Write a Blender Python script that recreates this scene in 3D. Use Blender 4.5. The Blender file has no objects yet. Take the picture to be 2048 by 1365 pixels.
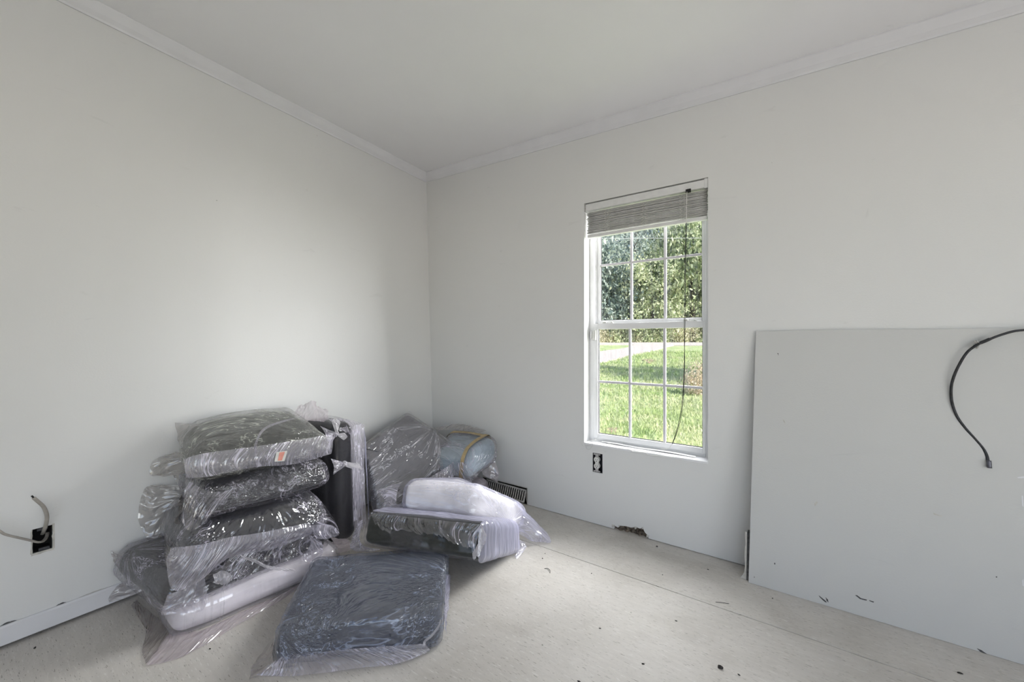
import bpy, bmesh, math, random
import numpy as np
from mathutils import Vector

# ------------------------------------------------------------------ scene, camera, light
sc = bpy.context.scene
COL = sc.collection
FPX, CX, CY, CAMH = 788.0, 1024.0, 682.5, 1.10
YAW = math.radians(34.67)
SN, CS = math.sin(YAW), math.cos(YAW)
FW = np.array([-SN, CS, 0.0]); RT = np.array([CS, SN, 0.0]); UP = np.array([0, 0, 1.0])
CAM = np.array([0, 0, CAMH])

cam_d = bpy.data.cameras.new('camera')
cam_d.sensor_width = 36.0
cam_d.lens = FPX / 2048.0 * 36.0
cam_d.clip_start = 0.02
cam_d.clip_end = 400
cam = bpy.data.objects.new('camera', cam_d)
COL.objects.link(cam)
cam.location = CAM
cam.rotation_euler = (math.radians(90), 0, YAW)
sc.camera = cam

world = bpy.data.worlds.new('sky'); sc.world = world
world.use_nodes = True
wn = world.node_tree
bg = wn.nodes['Background']
sky = wn.nodes.new('ShaderNodeTexSky')
sky.sky_type = 'NISHITA'
sky.sun_disc = False
sky.sun_elevation = math.radians(50)
sky.sun_rotation = math.radians(110)
wn.links.new(sky.outputs[0], bg.inputs[0])
bg.inputs[1].default_value = 0.17

def light(name, kind, loc, target, energy, color=(1, 1, 1), **kw):
    d = bpy.data.lights.new(name, kind)
    d.energy = energy; d.color = color
    for k, v in kw.items():
        setattr(d, k, v)
    o = bpy.data.objects.new(name, d); COL.objects.link(o)
    o.location = loc
    o.rotation_euler = (Vector(target) - Vector(loc)).to_track_quat('-Z', 'Y').to_euler()
    return o

light('sun', 'SUN', (12, -3, 10), (0, 0, 0), 5.5, (1, .96, .88), angle=math.radians(0.6))
# added unseen area lamps on the garden side, boosting the window's daylight: low from the right, and high in front
light('garden_fill_low', 'AREA', (4.6, 5.6, 2.1), (-0.66, 2.3, 1.2), 185, (1.0, 0.99, 0.985), shape='RECTANGLE', size=3.4, size_y=3.4, spread=math.radians(70))
light('garden_fill_mid', 'AREA', (2.7, 6.4, 4.9), (-0.66, 2.3, 1.0), 140, (1.0, 0.99, 0.985), shape='RECTANGLE', size=3.0, size_y=2.2, spread=math.radians(70))
light('garden_fill_high', 'AREA', (-0.7, 5.9, 5.9), (-0.66, 2.3, 1.0), 270, (1.0, 0.99, 0.985), shape='RECTANGLE', size=6.5, size_y=5.0, spread=math.radians(90))
# added fill lamps outside the made-up openings behind and beside the camera
light('rear_fill', 'AREA', (0.85, -1.80, 1.25), (-0.6, 0.2, 3.8), 10, (1, 1, 0.99), shape='RECTANGLE', size=2.6, size_y=1.7)
light('side_fill', 'AREA', (2.85, -0.35, 1.25), (-0.2, -0.1, 2.4), 20, (1, 1, 0.99), shape='RECTANGLE', size=2.0, size_y=1.6)

sc.view_settings.view_transform = 'Standard'
sc.view_settings.look = 'None'
sc.view_settings.gamma = 1.0
sc.view_settings.use_curve_mapping = False
sc.view_settings.exposure = 0.36
sc.cycles.use_denoising = True
sc.cycles.transparent_max_bounces = 24
sc.cycles.max_bounces = 7
sc.cycles.diffuse_bounces = 3
sc.cycles.adaptive_threshold = 0.07
sc.cycles.adaptive_min_samples = 12
sc.cycles.caustics_reflective = False
sc.cycles.caustics_refractive = False

# ------------------------------------------------------------------ helpers
def ray(px, py):
    return FW + RT * ((px - CX) / FPX) + UP * ((CY - py) / FPX)
def W(px, py, D): return CAM + ray(px, py) * D
def on_y(px, py, y):
    d = ray(px, py); return CAM + d * (y / d[1])
def on_x(px, py, x):
    d = ray(px, py); return CAM + d * (x / d[0])
def on_z(px, py, z):
    d = ray(px, py); return CAM + d * ((z - CAMH) / d[2])
WALL_Y = 2.23
LX0, LK = -2.302, 0.0352            # left wall leans out slightly
def left_x(z): return LX0 - LK * z
def on_left(px, py):
    d = ray(px, py)
    t = (LX0 - LK * CAMH) / (d[0] + LK * d[2])
    return CAM + d * t

MATS = {}
def mat(name):
    m = bpy.data.materials.new(name); m.use_nodes = True
    nt = m.node_tree
    MATS[name] = m
    return m, nt, nt.nodes['Principled BSDF']
def N(nt, kind, **kw):
    n = nt.nodes.new(kind)
    for k, v in kw.items():
        if k.startswith('i_'):
            key = k[2:]
            key = int(key) if key.isdigit() else key.replace('_', ' ')
            n.inputs[key].default_value = v
        else:
            setattr(n, k, v)
    return n
def ramp(nt, stops, interp='LINEAR'):
    n = nt.nodes.new('ShaderNodeValToRGB')
    r = n.color_ramp; r.interpolation = interp
    while len(r.elements) < len(stops): r.elements.new(0.5)
    for e, (p, c) in zip(r.elements, stops):
        e.position = p
        e.color = (c, c, c, 1) if not hasattr(c, '__len__') else (*c, 1)
    return n
def coords(nt, scale=(1, 1, 1), rot=(0, 0, 0), space='Object'):
    tc = N(nt, 'ShaderNodeTexCoord'); mp = N(nt, 'ShaderNodeMapping')
    mp.inputs['Scale'].default_value = scale
    mp.inputs['Rotation'].default_value = rot
    nt.links.new(tc.outputs[space], mp.inputs[0])
    return mp.outputs[0]
def noise(nt, vec, scale, detail=4, rough=.5, dist=0.0):
    n = N(nt, 'ShaderNodeTexNoise')
    n.inputs['Scale'].default_value = scale; n.inputs['Detail'].default_value = detail
    n.inputs['Roughness'].default_value = rough; n.inputs['Distortion'].default_value = dist
    nt.links.new(vec, n.inputs['Vector'])
    return n.outputs['Fac']
def mixc(nt, fac, a, b, mode='MIX'):
    n = N(nt, 'ShaderNodeMix', data_type='RGBA', blend_type=mode)
    for sock, v in ((n.inputs[0], fac), (n.inputs[6], a), (n.inputs[7], b)):
        if hasattr(v, 'is_linked') or isinstance(v, bpy.types.NodeSocket):
            nt.links.new(v, sock)
        elif hasattr(v, '__len__'):
            sock.default_value = (*v, 1)
        else:
            sock.default_value = v
    return n.outputs[2]
def bump(nt, bsdf, h, strength=.3, dist=.002):
    b = N(nt, 'ShaderNodeBump')
    b.inputs['Strength'].default_value = strength; b.inputs['Distance'].default_value = dist
    nt.links.new(h, b.inputs['Height']); nt.links.new(b.outputs[0], bsdf.inputs['Normal'])
def plain(name, col, rough=.6, metal=0.0, var=.06, vscale=20, bstr=.1, spec=.5):
    m, nt, p = mat(name)
    v = coords(nt); f = noise(nt, v, vscale, 3)
    dk = tuple(max(0, c * (1 - 2 * var)) for c in col); lt = tuple(c * (1 + var) for c in col)
    r = ramp(nt, [(.3, dk), (.7, lt)]); nt.links.new(f, r.inputs[0])
    nt.links.new(r.outputs[0], p.inputs['Base Color'])
    p.inputs['Roughness'].default_value = rough; p.inputs['Metallic'].default_value = metal
    p.inputs['Specular IOR Level'].default_value = spec
    if bstr: bump(nt, p, f, bstr, .001)
    return m

def wall_material(name, base):
    """painted drywall: even paint with faint roller texture, sparse specks, scuffs"""
    m, nt, p = mat(name)
    v = coords(nt)
    cloud = ramp(nt, [(.35, tuple(c * .975 for c in base)), (.7, base)]); nt.links.new(noise(nt, v, 1.3, 1), cloud.inputs[0])
    vor = N(nt, 'ShaderNodeTexVoronoi'); vor.inputs['Scale'].default_value = 5.5; nt.links.new(v, vor.inputs['Vector'])
    sep = N(nt, 'ShaderNodeSeparateColor'); nt.links.new(vor.outputs['Color'], sep.inputs[0])
    size = N(nt, 'ShaderNodeMath', operation='MULTIPLY'); nt.links.new(sep.outputs[0], size.inputs[0]); size.inputs[1].default_value = .030
    sub = N(nt, 'ShaderNodeMath', operation='SUBTRACT'); nt.links.new(size.outputs[0], sub.inputs[0]); sub.inputs[1].default_value = .014
    lt = N(nt, 'ShaderNodeMath', operation='LESS_THAN'); nt.links.new(vor.outputs['Distance'], lt.inputs[0]); nt.links.new(sub.outputs[0], lt.inputs[1])
    fac = N(nt, 'ShaderNodeMath', operation='MULTIPLY'); nt.links.new(lt.outputs[0], fac.inputs[0]); fac.inputs[1].default_value = .55
    c1 = mixc(nt, fac.outputs[0], cloud.outputs[0], (.22, .21, .19))
    v2 = coords(nt, (1, 1, 3.2), (.3, .2, .1))
    sc_f = ramp(nt, [(.69, 0.0), (.74, .10)]); nt.links.new(noise(nt, v2, 7, 3, .62, .6), sc_f.inputs[0])
    c2 = mixc(nt, sc_f.outputs[0], c1, (.45, .44, .42))
    nt.links.new(c2, p.inputs['Base Color'])
    p.inputs['Roughness'].default_value = .62
    p.inputs['Specular IOR Level'].default_value = .3
    bump(nt, p, noise(nt, v, 160, 1), .12, .002)
    return m

wall_material('wall_paint', (.80, .80, .788))
wall_material('panel_paint', (.645, .645, .63))
plain('ceiling_paint', (.90, .895, .91), .8, var=.012, vscale=2, bstr=0)
plain('trim_white', (.77, .77, .79), .5, var=.02, vscale=8, bstr=.05)
plain('vinyl', (.86, .86, .87), .35, var=.02, vscale=10, bstr=0)
plain('muntin', (.70, .68, .72), .4, var=.03, vscale=14, bstr=0)
plain('blind_slat_paint', (.60, .59, .58), .45, var=.04, vscale=30, bstr=0)
plain('blind_white', (.80, .80, .79), .4, var=.03, vscale=30, bstr=0)
plain('cord_white', (.78, .77, .74), .7, var=.04, vscale=80, bstr=0)
plain('cord_dark', (.03, .03, .03), .6, var=.2, vscale=60, bstr=0)
plain('dark_cavity', (.012, .011, .010), .9, var=.2, vscale=20)
plain('box_plastic', (.05, .05, .06), .5, var=.25, vscale=60)
plain('device_white', (.72, .72, .69), .4, var=.03, vscale=60, bstr=0)
plain('metal_strap', (.55, .54, .52), .4, .7, var=.15, vscale=80)
plain('slot_black', (.01, .01, .01), .7, var=.1, bstr=0)
plain('nm_cable', (.42, .39, .35), .5, var=.10, vscale=40)
plain('copper', (.55, .25, .12), .4, .8, var=.1, vscale=40)
plain('coax_black', (.022, .023, .028), .45, var=.5, vscale=55, bstr=.2)
plain('coax_metal', (.16, .16, .19), .35, .6, var=.2, vscale=90)
plain('drywall_paper', (.62, .60, .55), .9, var=.12, vscale=50)
plain('drywall_core', (.12, .12, .12), .9, var=.25, vscale=70)
plain('rot_wood', (.20, .16, .12), .9, var=.4, vscale=60, bstr=.8)
plain('grille_metal', (.66, .64, .60), .5, .0, var=.15, vscale=60)
plain('debris', (.06, .055, .05), .9, var=.4, vscale=90)
plain('debris_pale', (.75, .72, .66), .9, var=.2, vscale=90)
plain('tape_tan', (.50, .38, .20), .5, var=.15, vscale=30)
plain('label_paper', (.72, .70, .66), .6, var=.08, vscale=40)
plain('label_red', (.72, .30, .24), .6, var=.10, vscale=40)
plain('siding', (.72, .72, .70), .6, var=.04, vscale=3)

def floor_material():
    m, nt, p = mat('subfloor')
    v = coords(nt)
    base = ramp(nt, [(.28, (.52, .487, .44)), (.5, (.63, .597, .55)), (.75, (.69, .657, .615))])
    nt.links.new(noise(nt, v, 2.2, 4, .6, .4), base.inputs[0])
    # pressed wood strands: short dark and pale flecks lying in all directions
    col = base.outputs[0]
    for i, (rz, sx, th, c, k) in enumerate([(.35, 38, .69, (.24, .22, .19), .7), (-.35, 30, .695, (.26, .24, .20), .65),
                                            (.75, 34, .705, (.26, .24, .20), .55), (.05, 14, .65, (.78, .76, .72), .5)]):
        vv = coords(nt, (sx, sx * 6.5, 1), (0, 0, rz))
        r = ramp(nt, [(th, 0.0), (th + .035, k)]); nt.links.new(noise(nt, vv, 1.0 + .3 * i, 1, .5), r.inputs[0])
        col = mixc(nt, r.outputs[0], col, c)
    gr = ramp(nt, [(.35, .96), (.65, 1.02)]); nt.links.new(noise(nt, coords(nt, (9, 70, 1), (0, 0, .2)), 1.0, 2, .6, .3), gr.inputs[0])
    col = mixc(nt, 1.0, col, gr.outputs[0], 'MULTIPLY')
    st = ramp(nt, [(.58, 0.0), (.75, .35)]); nt.links.new(noise(nt, v, 3.1, 3, .6, 1.2), st.inputs[0])
    col = mixc(nt, st.outputs[0], col, (.55, .525, .48))
    nt.links.new(col, p.inputs['Base Color'])
    p.inputs['Roughness'].default_value = .55
    p.inputs['Specular IOR Level'].default_value = .35
    bump(nt, p, noise(nt, coords(nt, (1, 1, 1)), 90, 1), .25, .002)
floor_material()

def fabric(name, col, sheen=.3):
    m, nt, p = mat(name)
    v = coords(nt)
    f = noise(nt, v, 7, 4, .55)
    r = ramp(nt, [(.3, tuple(c * .72 for c in col)), (.7, tuple(c * 1.2 for c in col))]); nt.links.new(f, r.inputs[0])
    nt.links.new(r.outputs[0], p.inputs['Base Color'])
    p.inputs['Roughness'].default_value = .85
    p.inputs['Specular IOR Level'].default_value = .2
    p.inputs['Sheen Weight'].default_value = sheen
    w = N(nt, 'ShaderNodeTexWave'); w.inputs['Scale'].default_value = 260; nt.links.new(v, w.inputs['Vector'])
    bump(nt, p, w.outputs['Fac'], .15, .0008)
fabric('fabric_olive', (.050, .051, .045))
fabric('fabric_charcoal', (.036, .036, .041))
fabric('fabric_black', (.016, .016, .018))
fabric('fabric_slate', (.044, .050, .070))
fabric('fabric_grey', (.20, .195, .215))
fabric('fabric_blue', (.40, .49, .56))
fabric('fabric_white', (.85, .83, .80), .1)
fabric('fabric_pinkwhite', (.90, .85, .89), .1)
fabric('fabric_green_black', (.030, .033, .026))

def film(name, tint=(.83, .79, .92), haze=.028, crease=.75, gloss=3.4, rough=.08, bstr=.8, scale=60.0):
    """clear plastic film: see-through, milky along its creases, shiny; 'flow' runs along the wrinkles"""
    m, nt, p = mat(name)
    nt.nodes.remove(p)
    out = nt.nodes['Material Output']
    at = N(nt, 'ShaderNodeAttribute', attribute_name='flow')
    v = at.outputs['Vector']
    n1 = noise(nt, v, scale, 1, .5, .25)
    n2 = noise(nt, v, scale * 2.7, 0, .5, .0)
    n3 = noise(nt, v, scale * .3, 0, .5)
    def ridge_of(n_, w):
        a = N(nt, 'ShaderNodeMath', operation='SUBTRACT'); nt.links.new(n_, a.inputs[0]); a.inputs[1].default_value = .5
        c = N(nt, 'ShaderNodeMath', operation='ABSOLUTE'); nt.links.new(a.outputs[0], c.inputs[0])
        r = ramp(nt, [(0.0, 1.0), (w, 0.0)]); nt.links.new(c.outputs[0], r.inputs[0]); return r.outputs[0]
    r1, r2 = ridge_of(n1, .055), ridge_of(n2, .07)
    hsum = N(nt, 'ShaderNodeMath', operation='MULTIPLY_ADD'); nt.links.new(n2, hsum.inputs[0]); hsum.inputs[1].default_value = .4; nt.links.new(n1, hsum.inputs[2])
    b = N(nt, 'ShaderNodeBump'); b.inputs['Strength'].default_value = bstr; b.inputs['Distance'].default_value = .010
    nt.links.new(hsum.outputs[0], b.inputs['Height'])
    cl = ramp(nt, [(.47, 0.0), (.64, 1.0)]); nt.links.new(n3, cl.inputs[0])
    mx = N(nt, 'ShaderNodeMath', operation='MULTIPLY_ADD'); nt.links.new(r2, mx.inputs[0]); mx.inputs[1].default_value = .45; nt.links.new(r1, mx.inputs[2])
    cm = N(nt, 'ShaderNodeMath', operation='MULTIPLY'); nt.links.new(mx.outputs[0], cm.inputs[0]); nt.links.new(cl.outputs[0], cm.inputs[1])
    hz = N(nt, 'ShaderNodeMath', operation='MULTIPLY_ADD'); nt.links.new(cm.outputs[0], hz.inputs[0]); hz.inputs[1].default_value = crease; hz.inputs[2].default_value = haze
    lw = N(nt, 'ShaderNodeLayerWeight'); lw.inputs['Blend'].default_value = .5; nt.links.new(b.outputs[0], lw.inputs['Normal'])
    p3 = N(nt, 'ShaderNodeMath', operation='POWER'); nt.links.new(lw.outputs['Facing'], p3.inputs[0]); p3.inputs[1].default_value = 2.5
    hz2 = N(nt, 'ShaderNodeMath', operation='MULTIPLY_ADD'); nt.links.new(p3.outputs[0], hz2.inputs[0]); hz2.inputs[1].default_value = .10 + haze * 1.4; nt.links.new(hz.outputs[0], hz2.inputs[2])
    hz2.use_clamp = True
    tr = N(nt, 'ShaderNodeBsdfTransparent'); tr.inputs[0].default_value = (.97, .965, .975, 1)
    df = N(nt, 'ShaderNodeBsdfDiffuse'); df.inputs[0].default_value = (*tint, 1); nt.links.new(b.outputs[0], df.inputs['Normal'])
    tl = N(nt, 'ShaderNodeBsdfTranslucent'); tl.inputs[0].default_value = (*tint, 1)
    m1 = N(nt, 'ShaderNodeMixShader'); m1.inputs[0].default_value = .4
    nt.links.new(df.outputs[0], m1.inputs[1]); nt.links.new(tl.outputs[0], m1.inputs[2])
    m2 = N(nt, 'ShaderNodeMixShader'); nt.links.new(hz2.outputs[0], m2.inputs[0])
    nt.links.new(tr.outputs[0], m2.inputs[1]); nt.links.new(m1.outputs[0], m2.inputs[2])
    gl = N(nt, 'ShaderNodeBsdfGlossy'); gl.inputs['Roughness'].default_value = rough; nt.links.new(b.outputs[0], gl.inputs['Normal'])
    p5 = N(nt, 'ShaderNodeMath', operation='POWER'); nt.links.new(lw.outputs['Facing'], p5.inputs[0]); p5.inputs[1].default_value = 5.0
    fm = N(nt, 'ShaderNodeMath', operation='MULTIPLY_ADD'); nt.links.new(p5.outputs[0], fm.inputs[0]); fm.inputs[1].default_value = .6; fm.inputs[2].default_value = .04 * gloss; fm.use_clamp = True
    m3 = N(nt, 'ShaderNodeMixShader'); nt.links.new(fm.outputs[0], m3.inputs[0])
    nt.links.new(m2.outputs[0], m3.inputs[1]); nt.links.new(gl.outputs[0], m3.inputs[2])
    nt.links.new(m3.outputs[0], out.inputs[0])
film('film_clear')
film('film_smooth', haze=.02, crease=.14, bstr=.22, scale=18, gloss=.7)
film('film_clear_long', haze=.05, scale=55)
film('film_olive', tint=(.78, .80, .72), haze=.052, crease=.75, scale=60)
film('film_blue', tint=(.55, .62, .80), haze=.105, crease=.65, scale=58, rough=.12)
film('film_lilac', tint=(.76, .75, .97), haze=.34, crease=.35, scale=40)
film('film_milky', tint=(.88, .86, .90), haze=.16, crease=.18, scale=20, bstr=.35)
film('film_white', tint=(.81, .80, .98), haze=.22, crease=.2, scale=30, bstr=.4, gloss=2.0)
film('film_grey', tint=(.80, .78, .84), haze=.075, crease=.9, scale=80)
film('film_sheet', tint=(.88, .84, .97), haze=.27, crease=.75)
film('film_knot', tint=(.88, .85, .90), haze=.42, crease=.5)
film('film_pink', tint=(.90, .80, .86), haze=.34, crease=.25, scale=40)
film('film_pink_shaded', tint=(.52, .46, .44), haze=.28, crease=.2, scale=40)  # tint darkened: shade is put into the film colour
film('film_loose_shaded', tint=(.56, .53, .50), haze=.40, crease=.3, scale=40)  # dull dark tint puts the shade on the loose tails into the colour

def glass_mat():
    m, nt, p = mat('window_glass'); nt.nodes.remove(p)
    out = nt.nodes['Material Output']
    tr = N(nt, 'ShaderNodeBsdfTransparent'); tr.inputs[0].default_value = (.96, .97, .97, 1)
    gl = N(nt, 'ShaderNodeBsdfGlossy'); gl.inputs['Roughness'].default_value = .02
    df = N(nt, 'ShaderNodeBsdfDiffuse'); df.inputs[0].default_value = (.75, .80, .86, 1)
    v = coords(nt, (1, 1, .12)); d = ramp(nt, [(.45, 0.0), (.8, .10)]); nt.links.new(noise(nt, v, 60, 4), d.inputs[0])
    m0 = N(nt, 'ShaderNodeMixShader'); nt.links.new(d.outputs[0], m0.inputs[0]); nt.links.new(tr.outputs[0], m0.inputs[1]); nt.links.new(df.outputs[0], m0.inputs[2])
    m1 = N(nt, 'ShaderNodeMixShader'); m1.inputs[0].default_value = .03
    nt.links.new(m0.outputs[0], m1.inputs[1]); nt.links.new(gl.outputs[0], m1.inputs[2]); nt.links.new(m1.outputs[0], out.inputs[0])
glass_mat()

# ------------------------------------------------------------------ object helpers
def tag(o, label=None, cat=None, group=None, kind=None):
    if label: o['label'] = label
    if cat: o['category'] = cat
    if group: o['group'] = group
    if kind: o['kind'] = kind
    return o
def empty(name, loc=(0, 0, 0)):
    o = bpy.data.objects.new(name, None); COL.objects.link(o); o.location = tuple(loc)
    o.empty_display_size = .05
    return o
def link(name, me, material=None, parent=None, smooth=False):
    o = bpy.data.objects.new(name, me); COL.objects.link(o)
    if material: me.materials.append(MATS[material])
    if smooth:
        me.polygons.foreach_set('use_smooth', [True] * len(me.polygons))
    if parent is not None:
        o.parent = parent
        # world coordinates stay: parents are unrotated empties or meshes at the origin
        p = parent; off = Vector((0, 0, 0))
        while p is not None:
            off += p.location; p = p.parent
        me.transform(__import__('mathutils').Matrix.Translation(-off))
    return o
def mesh(name, verts, faces, material=None, parent=None, smooth=False):
    me = bpy.data.meshes.new(name)
    me.from_pydata([tuple(float(c) for c in v) for v in verts], [], [tuple(int(i) for i in f) for f in faces])
    me.update()
    return link(name, me, material, parent, smooth)
def bm_obj(name, bm, material=None, parent=None, smooth=False):
    bmesh.ops.recalc_face_normals(bm, faces=bm.faces)
    me = bpy.data.meshes.new(name); bm.to_mesh(me); bm.free()
    return link(name, me, material, parent, smooth)
def bm_box(bm, lo, hi, bev=0.0):
    vs = [bm.verts.new((x, y, z)) for z in (lo[2], hi[2]) for y in (lo[1], hi[1]) for x in (lo[0], hi[0])]
    fs = [(0, 2, 3, 1), (4, 5, 7, 6), (0, 1, 5, 4), (1, 3, 7, 5), (3, 2, 6, 7), (2, 0, 4, 6)]
    faces = [bm.faces.new([vs[i] for i in f]) for f in fs]
    if bev > 0:
        es = list({e for f in faces for e in f.edges})
        bmesh.ops.bevel(bm, geom=es, offset=bev, segments=2, affect='EDGES', profile=.5)
    return vs
def box(name, lo, hi, material, parent=None, bev=.002):
    lo, hi = [min(a, b) for a, b in zip(lo, hi)], [max(a, b) for a, b in zip(lo, hi)]
    bm = bmesh.new(); bm_box(bm, lo, hi, bev)
    return bm_obj(name, bm, material, parent)
def catmull(pts, n):
    pts = np.array(pts, float)
    if len(pts) == 2:
        t = np.linspace(0, 1, n)[:, None]; return pts[0] * (1 - t) + pts[1] * t
    P = np.vstack([2 * pts[0] - pts[1], pts, 2 * pts[-1] - pts[-2]])
    seg = len(pts) - 1; out = []
    for s in np.linspace(0, seg - 1e-6, n):
        i = int(s); t = s - i
        p0, p1, p2, p3 = P[i], P[i + 1], P[i + 2], P[i + 3]
        out.append(.5 * ((2 * p1) + (-p0 + p2) * t + (2 * p0 - 5 * p1 + 4 * p2 - p3) * t ** 2 + (-p0 + 3 * p1 - 3 * p2 + p3) * t ** 3))
    return np.array(out)
def tube_geo(pts, r, n=48, sides=8, flat=1.0):
    c = catmull(pts, n)
    tang = np.gradient(c, axis=0); tang /= np.linalg.norm(tang, axis=1)[:, None] + 1e-9
    up = np.array([.13, .21, 1.0]); verts = []; faces = []
    rr = r if hasattr(r, '__len__') else [r] * n
    a = np.cross(tang[0], up); a /= np.linalg.norm(a)
    for i in range(n):
        a = a - tang[i] * np.dot(a, tang[i]); a /= np.linalg.norm(a) + 1e-9
        b = np.cross(tang[i], a)
        for k in range(sides):
            th = 2 * math.pi * k / sides
            verts.append(c[i] + a * math.cos(th) * rr[i] + b * math.sin(th) * rr[i] * flat)
    for i in range(n - 1):
        for k in range(sides):
            k2 = (k + 1) % sides
            faces.append((i * sides + k, i * sides + k2, (i + 1) * sides + k2, (i + 1) * sides + k))
    faces.append(tuple(range(sides))[::-1]); faces.append(tuple((n - 1) * sides + k for k in range(sides)))
    return verts, faces
def tube(name, pts, r, material, parent=None, n=48, sides=8, flat=1.0):
    v, f = tube_geo(pts, r, n, sides, flat)
    return mesh(name, v, f, material, parent, True)

# vectorised gradient-free value noise
_rs = np.random.RandomState(7)
_T = _rs.rand(64, 64, 64) * 2 - 1
def vnoise(p):
    p = np.asarray(p, float)
    i = np.floor(p).astype(int); f = p - i
    f = f * f * f * (f * (f * 6 - 15) + 10)
    i0 = i & 63; i1 = (i + 1) & 63
    x0, y0, z0 = i0[:, 0], i0[:, 1], i0[:, 2]; x1, y1, z1 = i1[:, 0], i1[:, 1], i1[:, 2]
    fx, fy, fz = f[:, 0], f[:, 1], f[:, 2]
    def L(a, b, t): return a + (b - a) * t
    return L(L(L(_T[x0, y0, z0], _T[x1, y0, z0], fx), L(_T[x0, y1, z0], _T[x1, y1, z0], fx), fy),
             L(L(_T[x0, y0, z1], _T[x1, y0, z1], fx), L(_T[x0, y1, z1], _T[x1, y1, z1], fx), fy), fz)
def ridge(p):
    return 1 - np.abs(vnoise(p)) * 2

# ------------------------------------------------------------------ room shell
def zb(x, y): return 2.388 + .0381 * (WALL_Y - y) - .0303 * (x + 2.388)      # foot of the cornice
def zc(x, y): return zb(x, y) + .055                                         # ceiling
X1, Y0 = 2.6, -1.6

def plate(name, outline, holes, to3d, thick, material, parent=None):
    """flat wall with real openings: polygon with holes, extruded"""
    bm = bmesh.new(); edges = []
    for loop in [outline] + holes:
        vs = [bm.verts.new(to3d(a, b, 0)) for a, b in loop]
        for i in range(len(vs)): edges.append(bm.edges.new((vs[i], vs[(i + 1) % len(vs)])))
    bmesh.ops.triangle_fill(bm, use_beauty=True, use_dissolve=False, edges=edges)
    front = list(bm.faces)
    ext = bmesh.ops.extrude_face_region(bm, geom=front)
    d = Vector(to3d(0, 0, thick)) - Vector(to3d(0, 0, 0))
    bmesh.ops.translate(bm, vec=d, verts=[g for g in ext['geom'] if isinstance(g, bmesh.types.BMVert)])
    o = bm_obj(name, bm, material, parent)
    return o

# floor: big subfloor sheets with an open seam
fl = tag(empty('floor'), 'bare pressed-wood subfloor sheets with an open seam', kind='structure')
SEAM = 1.823
for lo, hi in (((-2.45, Y0 - .1), (X1 + .1, SEAM - .0018)), ((-2.45, SEAM + .0018), (X1 + .1, WALL_Y + .14))):
    box('floor_sheet', (lo[0], lo[1], -.02), (hi[0], hi[1], 0), 'subfloor', fl, 0.0005)
box('joist_deck', (-2.45, Y0 - .1, -.06), (X1 + .1, WALL_Y + .14, -.021), 'dark_cavity', fl, 0)

# ceiling
cv = []
for dz in (0, .08):
    for x, y in ((-2.5, Y0 - .1), (X1 + .1, Y0 - .1), (X1 + .1, WALL_Y + .14), (-2.5, WALL_Y + .14)):
        cv.append((x, y, zc(x, y) + dz))
tag(mesh('ceiling', cv, [(0, 1, 2, 3), (4, 7, 6, 5), (0, 4, 5, 1), (1, 5, 6, 2), (2, 6, 7, 3), (3, 7, 4, 0)], 'ceiling_paint'),
    'flat pale grey painted ceiling', kind='structure')

# window wall (right in the photograph)
WX0, WX1, WZ0, WZ1 = -1.006, -.322, .478, 1.940
OX0, OX1, OZ0, OZ1 = -.952, -.889, .312, .427
def fz(px, py):
    p = on_y(px, py, WALL_Y); return (p[0], max(p[2], 0.0))
dam = [fz(1228, 1062), fz(1227, 1051), fz(1236, 1056), fz(1239, 1052), fz(1252, 1053), fz(1262, 1056), fz(1272, 1055), fz(1280, 1058), fz(1285, 1056), fz(1290, 1066), fz(1296, 1072), fz(1297, 1078)]
dam[0] = (dam[0][0], 0.003); dam[-1] = (dam[-1][0], 0.003)
VX0, VX1, VZ = -1.80, -1.418, .112
outline = [(-2.48, .003), (VX0, .003), (VX0, VZ), (VX1, VZ), (VX1, .003)] + dam + [(X1 + .1, .003), (X1 + .1, 2.47), (-2.48, 2.6)]
wr = plate('wall_right', outline, [[(WX0, WZ0), (WX1, WZ0), (WX1, WZ1), (WX0, WZ1)], [(OX0, OZ0), (OX1, OZ0), (OX1, OZ1), (OX0, OZ1)]],
           lambda a, b, t: (a, WALL_Y + t, b), .13, 'wall_paint')
tag(wr, 'white painted wall with the window and leaning panel', kind='structure')
# torn bottom edge: rotten sill plate showing behind the drywall, with ragged flakes
x0, x1 = dam[0][0] - .03, dam[-1][0] + .03
bmr = bmesh.new()
rnd = random.Random(3)
gx = 22; zs = [0.0, .012, .024, .036, .05]
gv = [[bmr.verts.new((x0 + (x1 - x0) * i / gx, WALL_Y + .018 + rnd.uniform(-.012, .010), z)) for i in range(gx + 1)] for z in zs]
for j in range(len(zs) - 1):
    for i in range(gx): bmr.faces.new((gv[j][i], gv[j][i + 1], gv[j + 1][i + 1], gv[j + 1][i]))
bm_obj('sill_plate', bmr, 'rot_wood', wr)
for k in range(9):
    i = rnd.randrange(1, len(dam) - 1); a = dam[i]
    s = rnd.uniform(.004, .010)
    mesh('torn_flake', [(a[0] - s, WALL_Y - .001, a[1] + .002), (a[0] + s, WALL_Y - .001, a[1] + .003), (a[0] + rnd.uniform(-s, s), WALL_Y - .008, a[1] - s * 1.4), (a[0], WALL_Y + .004, a[1] - s * .3)],
         [(0, 1, 2), (0, 3, 1), (0, 2, 3), (1, 3, 2)], 'drywall_paper', wr)

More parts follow.
